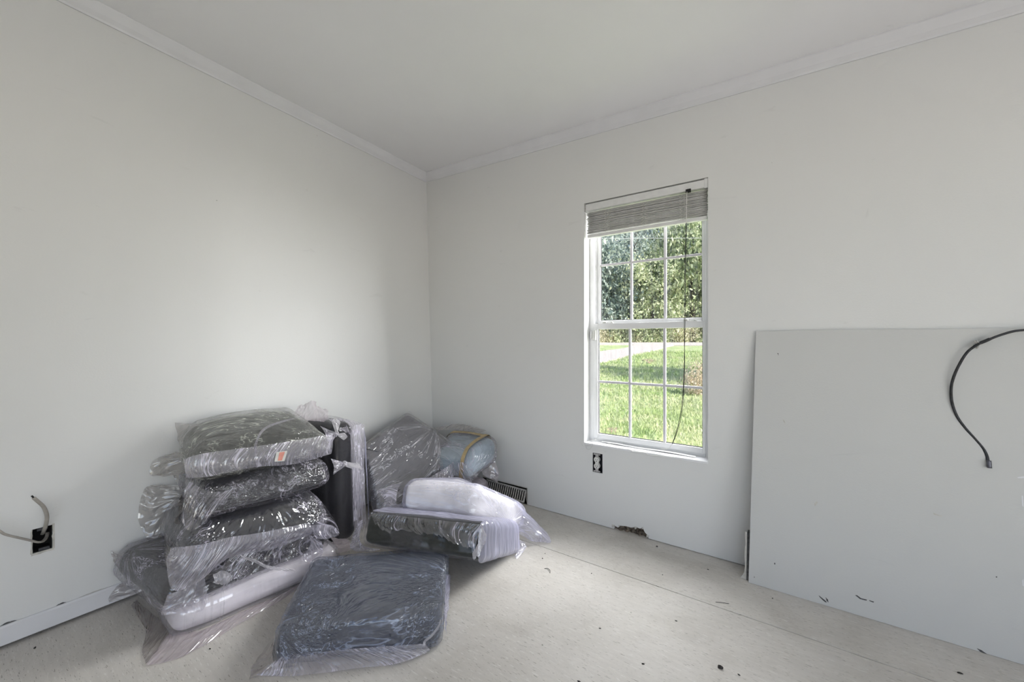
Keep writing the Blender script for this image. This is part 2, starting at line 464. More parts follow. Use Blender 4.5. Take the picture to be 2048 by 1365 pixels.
# left wall
bTL, bTR, bBR, bBL = on_left(62, 1060), on_left(105, 1051), on_left(105, 1102), on_left(66, 1104)
LBY0, LBY1 = (bTL[1] + bBL[1]) / 2, (bTR[1] + bBR[1]) / 2
LBZ0, LBZ1 = (bBL[2] + bBR[2]) / 2, (bTL[2] + bTR[2]) / 2
wl = plate('wall_left', [(Y0 - .1, .020), (WALL_Y + .05, .020), (WALL_Y + .05, 2.60), (Y0 - .1, 2.75)],
           [[(LBY0, LBZ0), (LBY1, LBZ0), (LBY1, LBZ1), (LBY0, LBZ1)]],
           lambda a, b, t: (left_x(b) - t, a, b), .10, 'wall_paint')
tag(wl, 'white painted wall behind the cushion pile', kind='structure')
box('gap_backing', (LX0 - .10, Y0 - .1, 0), (LX0 - .045, WALL_Y + .05, .06), 'dark_cavity', wl, 0)  # added black strip: blocks light leaking under the wall, keeps the gap dark

# walls behind and beside the camera, with openings added for the fill lamps
tag(plate('wall_rear', [(-2.5, .0), (X1 + .1, .0), (X1 + .1, 2.62), (-2.5, 2.72)], [[(-.5, .55), (2.2, .55), (2.2, 2.3), (-.5, 2.3)]],
          lambda a, b, t: (a, Y0 - t, b), .10, 'wall_paint'), 'white wall behind the camera with a wide opening added for fill light', kind='structure')
tag(plate('wall_side', [(Y0, 0), (WALL_Y + .05, 0), (WALL_Y + .05, 2.5), (Y0, 2.5)], [[(-1.4, .4), (.7, .4), (.7, 2.1), (-1.4, 2.1)]], lambda a, b, t: (X1 + t, a, b), .10, 'wall_paint'),
    'white wall beside the camera with an opening added for fill light', kind='structure')

# cornice (cove) strips
def cornice(name, pts, inward, label):
    v = []; f = []
    for p in pts:
        x, y = p; z = zb(x, y); i = np.array(inward)
        prof = [(0, -.004), (.006, -.004), (.010, .004), (.024, .018), (.038, .040), (.045, .050), (.045, .058), (0, .058)]
        for o, dz in prof:
            q = np.array([x, y]) + i * o
            v.append((q[0], q[1], z + dz))
    n = 8
    for s in range(len(pts) - 1):
        for k in range(n):
            k2 = (k + 1) % n
            f.append((s * n + k, s * n + k2, (s + 1) * n + k2, (s + 1) * n + k))
    f.append(tuple(range(n))[::-1]); f.append(tuple((len(pts) - 1) * n + k for k in range(n)))
    bmc = bmesh.new(); vs = [bmc.verts.new(q) for q in v]
    for q in f: bmc.faces.new([vs[i] for i in q])
    tag(bm_obj(name, bmc, 'trim_white'), label, kind='structure')
cornice('trim_1', [(left_x(2.45), Y0), (left_x(2.40), WALL_Y)], (1, 0), 'white cornice strip above the left wall')
cornice('trim_2', [(-2.388, WALL_Y), (X1, WALL_Y)], (0, -1), 'white cornice strip above the window wall')

# baseboard on the left wall
bb = bmesh.new(); pv = []
for y in (Y0, WALL_Y - .005):
    for z, t in ((.013, 0), (.013, .011), (.074, .011), (.080, .006), (.080, 0)):
        pv.append(bb.verts.new((left_x(z) + t, y, z)))
for k in range(5):
    bb.faces.new((pv[k], pv[(k + 1) % 5], pv[5 + (k + 1) % 5], pv[5 + k]))
bb.faces.new(pv[:5]); bb.faces.new(pv[5:])
bo = tag(bm_obj('baseboard_left', bb, 'trim_white'), 'white baseboard along the left wall with a dark gap below', kind='structure')
# paint worn off along its upper edge
for (pxa, pya, pxb, pyb, h) in ((0, 1247, 33, 1237, .006), (112, 1210, 132, 1203, .005), (158, 1190, 215, 1173, .004)):
    a, b = on_left(pxa, pya), on_left(pxb, pyb)
    ys = np.linspace(a[1], b[1], 9); vv = []
    for i, y in enumerate(ys):
        hh = h * (math.sin(math.pi * (i + .15) / 8.3) * .8 + .1) * rnd.uniform(.7, 1.2)
        for z in (.0805, .0805 + hh): vv.append((left_x(z) + .0012, y, z))
    mesh('paint_chip', vv, [(2 * i, 2 * i + 2, 2 * i + 3, 2 * i + 1) for i in range(8)], 'drywall_core' if h > .0045 else 'drywall_paper', bo)

# ------------------------------------------------------------------ window
win = tag(empty('window_1', (-.664, 2.34, WZ0)), 'white vinyl double-hung window with six panes over six', kind='structure')
FY0, FY1 = 2.312, 2.372
def bars(name, rects, y0, y1, material, parent, bev=.002):
    bm = bmesh.new()
    for (a0, a1, b0, b1) in rects: bm_box(bm, (a0, y0, b0), (a1, y1, b1), bev)
    return bm_obj(name, bm, material, parent)
bars('window_frame', [(WX0, WX0 + .030, WZ0, WZ1), (WX1 - .024, WX1, WZ0, WZ1), (WX0 + .03, WX1 - .024, WZ0, WZ0 + .022), (WX0 + .03, WX1 - .024, WZ1 - .022, WZ1)], FY0, FY1, 'vinyl', win)
bars('jamb_stop', [(WX0 + .030, WX0 + .036, WZ0 + .022, WZ1 - .022), (WX1 - .030, WX1 - .024, WZ0 + .022, WZ1 - .022)], FY0 + .020, FY1 - .014, 'vinyl', win, .001)
# sill slab and its worn apron
box('window_sill', (WX0, WALL_Y - .004, WZ0 - .010), (WX1, FY0 + .01, WZ0 + .003), 'vinyl', win, .002)
def sash(name, xa, xb, za, zb_, y0, y1, rails, cols, zm, label=None):
    l, r, b, t = rails
    s = bars(name, [(xa, xa + l, za, zb_), (xb - r, xb, za, zb_), (xa + l, xb - r, za, za + b), (xa + l, xb - r, zb_ - t, zb_)], y0, y1, 'vinyl', win)
    s['label'] = label
    gx0, gx1, gz0, gz1 = xa + l, xb - r, za + b, zb_ - t
    ym = (y0 + y1) / 2
    xs = [gx0 + (gx1 - gx0) * k / cols for k in range(cols + 1)]
    zsn = [gz0, zm, gz1]
    for x in xs[1:-1]: box('muntin', (x - .007, ym - .009, gz0), (x + .007, ym + .004, gz1), 'muntin', s, .002)
    for k in range(cols):
        a = xs[k] + (.007 if k else 0); b2 = xs[k + 1] - (.007 if k < cols - 1 else 0)
        box('muntin', (a, ym - .009, zm - .007), (b2, ym + .004, zm + .007), 'muntin', s, .002)
    for k in range(cols):
        for j in range(2):
            box('pane', (xs[k] + .001, ym + .005, zsn[j] + .001), (xs[k + 1] - .001, ym + .008, zsn[j + 1] - .001), 'window_glass', s, 0)
    # dark glazing gasket line round the glass
    bars('gasket', [(gx0, gx0 + .003, gz0, gz1), (gx1 - .003, gx1, gz0, gz1), (gx0, gx1, gz0, gz0 + .003)], ym - .004, ym + .004, 'cord_dark', s, 0)
    return s
up = sash('upper_sash', WX0 + .034, WX1 - .026, 1.196, 1.921, 2.342, 2.368, (.024, .020, .032, .018), 3, 1.572, 'upper sash with six panes')
lo_s = sash('lower_sash', WX0 + .028, WX1 - .022, .497, 1.208, 2.308, 2.338, (.028, .016, .030, .036), 3, .848, 'lower sash with six panes')
for xa in (-.925, -.46):
    bm = bmesh.new()
    bm_box(bm, (xa, 2.312, 1.208), (xa + .070, 2.332, 1.212), .001)
    bm_box(bm, (xa + .005, 2.310, 1.212), (xa + .026, 2.330, 1.219), .002)
    bm_box(bm, (xa + .055, 2.310, 1.212), (xa + .066, 2.330, 1.217), .002)
    bm_obj('tilt_latch', bm, 'device_white', lo_s)

cs = tag(empty('contact_sensor', (-.985, 2.305, 1.10)), 'small white alarm contact on the left window stile', 'sensor')
p = on_y(1188, 671, 2.30)
box('housing', (p[0] - .010, 2.292, p[2] - .030), (p[0] + .013, 2.3078, p[2] + .030), 'device_white', cs, .003)
box('magnet', (p[0] - .026, 2.296, p[2] - .020), (p[0] - .013, 2.3115, p[2] + .024), 'vinyl', cs, .002)

# ------------------------------------------------------------------ raised mini blind
bl = tag(empty('window_blind', (-.664, 2.26, 1.94)), 'white mini blind pulled up under the window head', 'blind')
bx0, bx1 = WX0 + .006, WX1 - .004
box('headrail', (bx0, 2.235, 1.893), (bx1, 2.285, 1.934), 'blind_white', bl, .002)
box('mounting_bracket', (bx0 - .005, 2.233, 1.889), (bx0 + .002, 2.287, 1.938), 'metal_strap', bl, .001)
box('mounting_bracket', (bx1 - .014, 2.2335, 1.889), (bx1 + .003, 2.287, 1.938), 'blind_white', bl, .001)
rb = random.Random(11)
slat_mes = []
zt = 1.884; nsl = 20; dz = (1.884 - 1.752) / nsl
for i in range(nsl):
    z = zt - dz * (i + .5)
    bm = bmesh.new(); K = 6
    tilt = rb.uniform(-.02, .10); sh = rb.uniform(-.004, .002); xs_ = rb.uniform(-.004, .004); dl = rb.uniform(-.0006, .0006)
    rows = []
    for x in np.linspace(bx0 + .006 + xs_, bx1 - .004 + xs_ * .5, 12):
        row = []
        sag = .0003 * math.sin(x * 21 + i * 1.7) + (x - bx0) / .68 * dl * 1.5
        for k in range(K + 1):
            t = k / K * 2 - 1
            yy = 2.260 + sh + t * .0125; zz = z + sag + .0014 * (1 - t * t) + t * tilt * .0125
            row.append(bm.verts.new((x, yy, zz)))
        rows.append(row)
    for a in range(len(rows) - 1):
        for k in range(K): bm.faces.new((rows[a][k], rows[a + 1][k], rows[a + 1][k + 1], rows[a][k + 1]))
    ext = bmesh.ops.extrude_face_region(bm, geom=list(bm.faces))
    bmesh.ops.translate(bm, vec=(0, 0, .0042), verts=[g for g in ext['geom'] if isinstance(g, bmesh.types.BMVert)])
    bm_obj('slat', bm, 'blind_slat_paint', bl, True)
box('bottom_rail', (bx0 + .006, 2.247, 1.730), (bx1 - .003, 2.274, 1.750), 'blind_white', bl, .004)
for px in (1210, 1285, 1362):
    x = on_y(px, 430, 2.244)[0]
    pts = []
    for k in range(26):
        z = 1.885 - k * (1.885 - 1.745) / 25
        pts.append((x + .007 * math.sin(k * 2.1 + px) + rb.uniform(-.002, .002), 2.243 + .002 * math.cos(k * 1.7), z))
    tube('ladder_cord', pts, .0009, 'cord_white', bl, 110, 5)
    pts2 = [(q[0] + .018 + .004 * math.sin(j), q[1], q[2]) for j, q in enumerate(pts)]
    tube('ladder_cord', pts2, .0009, 'cord_white', bl, 110, 5)
p = on_y(1376, 381, 2.231)
box('cord_lock', (p[0] - .011, 2.226, p[2] - .012), (p[0] + .014, 2.236, p[2] + .006), 'slot_black', bl, .001)
def wp(px, py, y=2.226): return on_y(px, py, y)
tube('lift_cord', [wp(1374, 384), wp(1373, 420), wp(1372.5, 447)], .0016, 'cord_white', bl, 20, 6)
tube('lift_cord', [wp(1373, 446), wp(1371, 540), wp(1370, 640), wp(1369, 700), wp(1367, 770), wp(1362, 825), wp(1353, 864), wp(1344, 889, 2.24)], .0017, 'cord_dark', bl, 80, 6)  # both lower cords: backlit darkness is put into the colour
tube('lift_cord', [wp(1371.5, 446, 2.229), wp(1369, 560, 2.229), wp(1368, 660, 2.229), wp(1369.5, 720, 2.229), wp(1367.5, 780, 2.229), wp(1363.5, 830, 2.229), wp(1354, 866, 2.232), wp(1345, 888, 2.243)], .0011, 'cord_dark', bl, 80, 5)
tube('lift_cord', [wp(1344, 889, 2.24), wp(1338, 896, 2.243), wp(1328, 899, 2.247), wp(1322, 896, 2.25)], .0015, 'cord_white', bl, 30, 6)

# loose slats and cord lying on the sill
def sill_slat(name, pxa, pya, pxb, pyb, w, label, lift):
    a, b = on_z(pxa, pya, WZ0 + lift), on_z(pxb, pyb, WZ0 + lift)
    d = (b - a) / np.linalg.norm(b - a); nrm = np.array([-d[1], d[0], 0])
    v = []; f = []
    for i in range(13):
        c = a + (b - a) * i / 12 + np.array([0, 0, .0016 * math.sin(i * .9)])
        for k in range(5):
            t = k / 4 * 2 - 1
            q = c + nrm * w * t + np.array([0, 0, .0035 * (1 - t * t)])
            v.append(q); v.append(q + np.array([0, 0, .0012]))
    for i in range(12):
        for k in range(4):
            A = (i * 5 + k) * 2; B = A + 2; C = A + 12; D = A + 10
            f += [(A, D, C, B), (A + 1, B + 1, C + 1, D + 1)]
    return tag(mesh(name, v, f, 'blind_white', None, True), label, 'slat')
sill_slat('loose_slat', 1204, 884, 1392, 914, .013, 'long white blind slat lying loose on the window sill', .006)
s2 = sill_slat('loose_slat', 1246, 886, 1290, 891, .006, 'short curled white slat scrap by the sash on the sill', .014)
cl = tag(tube('cord_loop', [wp(1192, 880, 2.25), wp(1180, 881, 2.2275), wp(1166, 880, 2.223), wp(1162, 886, 2.223), wp(1167, 893, 2.223), wp(1177, 892, 2.223), wp(1186, 888, 2.223), wp(1182, 897, 2.223),
         wp(1176, 900, 2.223), wp(1172, 894, 2.223), wp(1177, 887, 2.223), wp(1184, 883, 2.2275), wp(1196, 882, 2.25)], .0010, 'cord_white', None, 110, 6),
    'thin white blind cord looped over the sill corner', 'cord')
tag(tube('blind_cord', [wp(1215, 887, 2.2245), wp(1240, 894, 2.222), wp(1262, 901, 2.221), wp(1266, 904, 2.221), wp(1290, 906, 2.222), wp(1298, 911, 2.221), wp(1330, 913, 2.222), wp(1352, 917, 2.2245)], .0018, 'cord_white', None, 90, 6),
    'knotted white cord lying along the front edge of the sill', 'cord')

# ------------------------------------------------------------------ electrical
rc = tag(empty('wall_outlet', ((OX0 + OX1) / 2, WALL_Y, (OZ0 + OZ1) / 2)), 'uncovered duplex outlet in its box below the window', 'outlet')
def open_box(name, lo, hi, material, parent, axis):
    """five-sided box open towards the room"""
    bm = bmesh.new(); t = .002
    lo = np.array(lo); hi = np.array(hi)
    for d in range(3):
        for s in (0, 1):
            if (d, s) == axis: continue
            a, b = lo.copy(), hi.copy()
            if s == 0: b[d] = lo[d] + t
            else: a[d] = hi[d] - t
            bm_box(bm, a, b, 0)
    return bm_obj(name, bm, material, parent)
open_box('outlet_box', (OX0 + .0015, WALL_Y + .004, OZ0 + .0015), (OX1 - .0015, WALL_Y + .06, OZ1 - .0015), 'box_plastic', rc, (1, 0))
ox, oz = (OX0 + OX1) / 2 - .003, (OZ0 + OZ1) / 2 + .001
box('mounting_strap', (ox - .010, WALL_Y - .002, oz - .054), (ox + .010, WALL_Y, oz + .054), 'metal_strap', rc, .001)
for s in (-1, 1):
    box('strap_ear', (ox - .021, WALL_Y - .0025, oz + s * .050 - .004), (ox + .021, WALL_Y - .0005, oz + s * .050 + .004), 'metal_strap', rc, .001)
    bm = bmesh.new()
    # rounded receptacle face with flat top and bottom
    pr = [(.0165 * math.cos(t), max(-.0142, min(.0142, .0172 * math.sin(t)))) for t in np.linspace(0, 2 * math.pi, 28, endpoint=False)]
    a = [bm.verts.new((ox + x, WALL_Y - .0085, oz + s * .0195 + z)) for x, z in pr]
    b = [bm.verts.new((ox + x, WALL_Y + .012, oz + s * .0195 + z)) for x, z in pr]
    bm.faces.new(a); bm.faces.new(b[::-1])
    for k in range(28): bm.faces.new((a[k], a[(k + 1) % 28], b[(k + 1) % 28], b[k]))
    fc = bm_obj('receptacle', bm, 'device_white', rc)
    cz = oz + s * .0195
    for dx, h in ((-.006, .0040), (.006, .0033)):
        box('slot', (ox + dx - .0011, WALL_Y - .0090, cz + .002 - h), (ox + dx + .0011, WALL_Y - .0082, cz + .002 + h), 'slot_black', fc, 0)
    box('slot', (ox - .0024, WALL_Y - .0090, cz - .0105), (ox + .0024, WALL_Y - .0082, cz - .0058), 'slot_black', fc, .0005)
box('receptacle_bridge', (ox - .010, WALL_Y - .006, oz - .007), (ox + .010, WALL_Y + .012, oz + .007), 'device_white', rc, .001)

jb = tag(empty('junction_box', on_left(84, 1080)), 'empty dark outlet box cut into the left wall', 'outlet box')
xw = left_x((LBZ0 + LBZ1) / 2)
open_box('back_box', (xw - .07, LBY0 + .001, LBZ0 + .001), (xw - .0035, LBY1 - .001, LBZ1 - .001), 'dark_cavity', jb, (0, 1))
box('screw_tab', (xw - .010, LBY0 + .012, LBZ1 - .012), (xw - .002, LBY1 - .012, LBZ1 - .0015), 'box_plastic', jb, .001)
box('screw_tab', (xw - .010, LBY0 + .016, LBZ0 + .0015), (xw - .002, LBY1 - .006, LBZ0 + .012), 'box_plastic', jb, .001)
# raw paper edges round the cut-out
for (ya, yb, za, zb2) in ((LBY0 - .002, LBY1 + .004, LBZ0 - .006, LBZ0 + .001), (LBY1 - .001, LBY1 + .005, LBZ0, LBZ1 + .004), (LBY0 - .003, LBY0 + .001, LBZ0, LBZ1)):
    vv = []; n_ = 9
    horiz = (yb - ya) > (zb2 - za)
    for i in range(n_):
        t = i / (n_ - 1); j1, j2 = rb.uniform(-.0016, .0016), rb.uniform(-.0008, .0008)
        q = [(ya + (yb - ya) * t, za + j1), (ya + (yb - ya) * t, zb2 + j2)] if horiz else [(ya + j1, za + (zb2 - za) * t), (yb + j2, za + (zb2 - za) * t)]
        for y, z in q: vv.append((left_x(z) + .0015, y, z))
        for y, z in q: vv.append((left_x(z) + .0002, y, z))
    ff = []
    for i in range(n_ - 1):
        A = i * 4; ff += [(A, A + 4, A + 5, A + 1), (A + 2, A + 3, A + 7, A + 6), (A, A + 2, A + 6, A + 4), (A + 1, A + 5, A + 7, A + 3)]
    mesh('cut_edge', vv, ff, 'drywall_paper', jb)
def lp(px, py, out): 
    q = on_left(px, py)
    d = ray(px, py); t = (q - CAM)[0] / d[0]
    return CAM + d * (t - out / abs(d[0]))
c1 = tag(empty('electrical_cable', lp(90, 1070, 0)), 'grey flat cable curving up out of the wall box', 'cable')
tube('cable_jacket', [lp(85, 1069, -.03), lp(88, 1062, .0), lp(92, 1050, .02), lp(94, 1036, .035), lp(92, 1025, .045), lp(86, 1013, .055), (lp(75, 1003, .06)), lp(67, 996, .062)], .0058, 'nm_cable', c1, 60, 10, .6)
tube('wire_end', [lp(67.5, 996.5, .062), lp(65, 994, .063), lp(63.5, 992.5, .064)], .0030, 'slot_black', c1, 8, 6)
c2 = tag(empty('electrical_cable', lp(95, 1075, 0)), 'grey flat cable running left out of the wall box', 'cable')
tube('cable_jacket', [lp(95, 1066, -.05), lp(93, 1075, -.03), lp(86, 1083, .0), lp(76, 1085, .018), lp(64, 1082.5, .03), lp(40, 1077, .045), lp(15, 1071, .05), lp(2, 1065, .05), lp(-25, 1045, .045), lp(-60, 1035, .04)], .0058, 'nm_cable', c2, 80, 10, .65)

# ------------------------------------------------------------------ return-air vent in the corner
vt = tag(empty('floor_vent', (-1.6, WALL_Y, 0)), 'pale metal vent grille low in the wall behind the cushions', 'vent')
open_box('duct', (VX0 + .0, WALL_Y + .003, .002), (VX1 - .0, WALL_Y + .125, VZ), 'dark_cavity', vt, (1, 0))
tl_, ln = .025, .020
def vg(x, z, o=0.0): return (x, WALL_Y + .006 + z * .16 + o, z)
def vbar(name, x0, z0, x1, z1, w, mt):
    a = np.array(vg(x0, z0)); b = np.array(vg(x1, z1)); d = (b - a) / np.linalg.norm(b - a)
    nn = np.array([0, -.93, .36]); s = np.cross(d, nn) * w
    vv = [a - s, a + s, b + s, b - s]; vv = vv + [q + nn * .004 for q in vv]
    return mesh(name, vv, [(0, 1, 2, 3), (4, 7, 6, 5), (0, 4, 5, 1), (1, 5, 6, 2), (2, 6, 7, 3), (3, 7, 4, 0)], mt, vt)
vbar('grille_rail', VX0 + .02, .092, VX1 - .020, .086, .005, 'grille_metal')
vbar('grille_rail', VX0 + .02, .010, VX1 - .034, .010, .005, 'grille_metal')
vbar('grille_stile', VX1 - .022, .088, VX1 - .034, .008, .006, 'grille_metal')
for k in range(18):
    x = VX1 - .042 - k * .0180
    vbar('grille_slat', x, .084, x - .010, .014, .0040, 'grille_metal')
mesh('cut_flap', [(VX0, WALL_Y - .001, VZ), (VX1 + .003, WALL_Y - .001, VZ - .001), (VX1 + .003, WALL_Y - .004, VZ + .005), (VX0, WALL_Y - .003, VZ + .006)], [(0, 1, 2, 3)], 'drywall_paper', vt)
mesh('side_flap', [(VX1 - .001, WALL_Y - .001, .004), (VX1 + .004, WALL_Y - .001, .004), (VX1 + .004, WALL_Y - .004, VZ), (VX1 - .012, WALL_Y + .010, VZ - .006), (VX1 - .018, WALL_Y + .012, .03)], [(0, 1, 2, 3, 4)], 'drywall_paper', vt)

# ------------------------------------------------------------------ leaning drywall panel, scrap, coax cable
PB, PT = 2.086, 2.2155
pbl = on_y(1497, 1166, PB); ptl = on_y(1512, 663, PT)
px0 = (pbl[0] + ptl[0]) / 2
ptz = ptl[2]
pn = np.array([0, -(ptz), (PT - PB)]); pn = pn / np.linalg.norm(pn)      # towards the room
bm = bmesh.new()
xs_ = np.linspace(px0, px0 + 2.44, 25); zs_ = np.linspace(0, 1, 13)
grid = []
for t in zs_:
    row = []
    for x in xs_:
        ex = 0.0
        lean = (ptl[0] - pbl[0]) * (t - .5)
        wob = .0012 * math.sin(x * 9) if t in (0, 1) else 0
        row.append(bm.verts.new((x + (lean if x == xs_[0] else 0), PB + (PT - PB) * t, max(.001, ptz * t + .001 + wob * t))))
    grid.append(row)
for j in range(12):
    for i in range(24): bm.faces.new((grid[j][i], grid[j][i + 1], grid[j + 1][i + 1], grid[j + 1][i]))
ext = bmesh.ops.extrude_face_region(bm, geom=list(bm.faces))
bmesh.ops.translate(bm, vec=Vector((0, .0125, 0)), verts=[g for g in ext['geom'] if isinstance(g, bmesh.types.BMVert)])
pan = tag(empty('drywall_sheet', (px0 + 1.2, PB, 0)), 'large pale grey drywall sheet leaning on its long edge against the wall', 'panel')
sheet_o = bm_obj('sheet_board', bm, 'panel_paint', pan)
def on_panel(px, py, out=0.0):
    d = ray(px, py)
    k = (PT - PB) / ptz
    t = (PB + k * CAMH) / (d[1] - k * d[2])
    q = CAM + d * t
    return q + pn * out
# scuffs and chips with their own shapes
def mark(name, pts, material, out=.0006):
    vv = [on_panel(x, y, out) for x, y in pts]
    return mesh(name, vv, [tuple(range(len(vv)))], material, pan)
for pts, mt in (([(1710, 1191), (1714, 1191), (1722, 1197), (1734, 1200), (1733, 1202), (1720, 1199)], 'drywall_core'),
                ([(1738, 1201), (1748, 1204), (1747, 1206), (1739, 1203)], 'drywall_core'),
                ([(1637, 1191), (1641, 1194), (1652, 1203), (1654, 1206), (1650, 1205), (1640, 1196)], 'drywall_core'),
                ([(1651, 1195), (1656, 1200), (1657, 1206), (1653, 1202)], 'drywall_core'),
                ([(1628, 1008), (1634, 1003), (1636, 1006), (1630, 1013)], 'drywall_paper'),
                ([(1866, 1026), (1876, 1030), (1884, 1032), (1883, 1034), (1868, 1030)], 'drywall_paper'),
                ([(1953, 1297), (1963, 1301), (1974, 1309), (1972, 1310), (1960, 1304)], 'drywall_core'),
                ([(1565, 839), (1567, 839), (1571, 847), (1569, 847)], 'drywall_paper'),
                ([(2034, 955), (2048, 953), (2048, 957), (2036, 957)], 'trim_white'),
                ([(2043, 992), (2046, 992), (2047, 1015), (2044, 1012)], 'trim_white'),
                ([(2044, 1162), (2047, 1158), (2048, 1174), (2045, 1172)], 'trim_white'),
                ([(1554, 707), (1557, 707), (1557, 712), (1556, 709)], 'drywall_core'),
                ([(1548, 1127), (1550, 1126), (1551, 1129), (1549, 1130)], 'drywall_core'),
                ([(1508, 1154), (1509.5, 1154), (1509.5, 1156), (1508, 1156)], 'drywall_core'),
                ([(1991, 1154), (1994, 1153), (1994, 1156), (1992, 1156)], 'drywall_core')):
    mark('scuff', pts, mt)

SY = PB + .017; hz_ = .207; KL = (PT - PB) / ptz
sxa, sxb = on_y(1492.6, 1160, SY)[0], on_y(1500, 1160, SY)[0]
tsx = on_y(1494.4, 1075, SY + KL * hz_)[0] - sxa
scr = tag(empty('drywall_scrap', (sxa, SY + .02, 0)), 'short grey drywall scrap standing behind the panel edge', 'scrap')
vv = []
for (x_, dy) in ((sxa, 0), (sxb, 0), (sxb, .040), (sxa, .040)):
    for z in (0.0, hz_): vv.append((x_ + (tsx if z else 0), SY + dy + (KL * hz_ if z else 0), z))
mesh('core', vv, [(0, 2, 3, 1), (2, 4, 5, 3), (4, 6, 7, 5), (6, 0, 1, 7), (1, 3, 5, 7), (0, 6, 4, 2)], 'drywall_core', scr)
vv = []; n_ = 16
for i in range(n_):
    t = i / (n_ - 1); z = t * hz_ * 1.015
    r1 = .005 + .0035 * abs(math.sin(t * 7 + 1)) + (.016 * (1 - t * 9) if t < .11 else 0)
    for o in (0, .0015):
        vv.append((sxa - .0005 + tsx * t, SY + .002 + o + KL * z, z)); vv.append((sxa - .0008 - r1 + tsx * t, SY + .006 + o + KL * z, z))
ff = []
for i in range(n_ - 1):
    A = i * 4; ff += [(A, A + 1, A + 5, A + 4), (A + 2, A + 6, A + 7, A + 3), (A + 1, A + 3, A + 7, A + 5), (A, A + 4, A + 6, A + 2)]
mesh('torn_paper', vv, ff, 'label_paper', scr)

cx_ = tag(empty('coax_cable', on_panel(1950, 700, .02)), 'black coaxial cable hanging in a curve over the leaning panel', 'cable')
cpts = [(2160, 650), (2100, 655), (2048, 661.5), (2020, 665), (1990, 674), (1968, 683), (1950, 691), (1930, 706), (1914, 732), (1904, 757), (1900.5, 778), (1903, 805), (1913, 832), (1930, 856), (1949, 877), (1966, 897), (1973.5, 912), (1975.5, 924)]
_ce = on_panel(2160, 650, .012)
tube('cable_jacket', [(_ce[0] + .16, WALL_Y + .004, _ce[2] + .03), (_ce[0] + .12, WALL_Y - .015, _ce[2] + .03), (_ce[0] + .06, WALL_Y - .035, _ce[2] + .018)] + [on_panel(x, y, .012 + .014 * math.sin(i * .33)) for i, (x, y) in enumerate(cpts)], .0042, 'coax_black', cx_, 160, 10)
e0, e1 = on_panel(1975.5, 921, .010), on_panel(1977, 936, .010)
tube('connector', [e0, e0 * .5 + e1 * .5, e1], .0062, 'coax_metal', cx_, 6, 6)
q = on_panel(1949, 692, .010)
clp = tube('cable_clip', [on_panel(1945, 697, .004), on_panel(1945, 690, .02), on_panel(1949, 685, .028), on_panel(1953, 690, .02), on_panel(1953, 697, .004)], .0028, 'metal_strap', cx_, 30, 6)
tube('clip_nail', [on_panel(1944, 685, .024), on_panel(1950, 684, .027)], .0034, 'metal_strap', clp, 6, 8)
tube('cable_tape', [on_panel(x, y, .016) for x, y in ((1976, 679.5), (1968, 683), (1957, 687.5))], .0058, 'coax_black', cx_, 12, 10)
# ------------------------------------------------------------------ wrapped cushions
_topo = {}
def cube_topo(n):
    if n in _topo: return _topo[n]
    idx = {}; verts = []; faces = []
    def vid(i, j, k):
        key = (i, j, k)
        if key not in idx:
            idx[key] = len(verts); verts.append(key)
        return idx[key]
    for ax in range(3):
        for side in (0, n):
            for i in range(n):
                for j in range(n):
                    q = []
                    for di, dj in ((0, 0), (1, 0), (1, 1), (0, 1)):
                        c = [0, 0, 0]; c[ax] = side; c[(ax + 1) % 3] = i + di; c[(ax + 2) % 3] = j + dj
                        q.append(vid(*c))
                    faces.append(q if side else q[::-1])
    V = np.array(verts, float) / n * 2 - 1
    _topo[n] = (V, np.array(faces))
    return _topo[n]
def vnormals(P, Fc):
    fn = np.cross(P[Fc[:, 2]] - P[Fc[:, 0]], P[Fc[:, 3]] - P[Fc[:, 1]])
    out = np.zeros_like(P)
    for k in range(4): np.add.at(out, Fc[:, k], fn)
    return out / (np.linalg.norm(out, axis=1)[:, None] + 1e-12)
def trilin(C, q):
    C = np.array(C, float)
    a, b, c = [(q[:, i] + 1) / 2 for i in range(3)]
    a, b, c = a[:, None], b[:, None], c[:, None]
    bot = C[0] * (1 - a) * (1 - b) + C[1] * a * (1 - b) + C[2] * a * b + C[3] * (1 - a) * b
    top = C[4] * (1 - a) * (1 - b) + C[5] * a * (1 - b) + C[6] * a * b + C[7] * (1 - a) * b
    return bot * (1 - c) + top * c
def fast_mesh(name, P, Fc, material, parent, flow=None):
    me = bpy.data.meshes.new(name)
    nv, nf = len(P), len(Fc)
    me.vertices.add(nv); me.vertices.foreach_set('co', np.asarray(P, np.float32).ravel())
    me.loops.add(nf * 4); me.loops.foreach_set('vertex_index', np.asarray(Fc, np.int32).ravel())
    me.polygons.add(nf)
    me.polygons.foreach_set('loop_start', np.arange(0, nf * 4, 4, dtype=np.int32))
    me.update(calc_edges=True)
    if flow is not None:
        me.attributes.new('flow', 'FLOAT_VECTOR', 'POINT').data.foreach_set('vector', np.asarray(flow, np.float32).ravel())
    return link(name, me, material, parent, True)
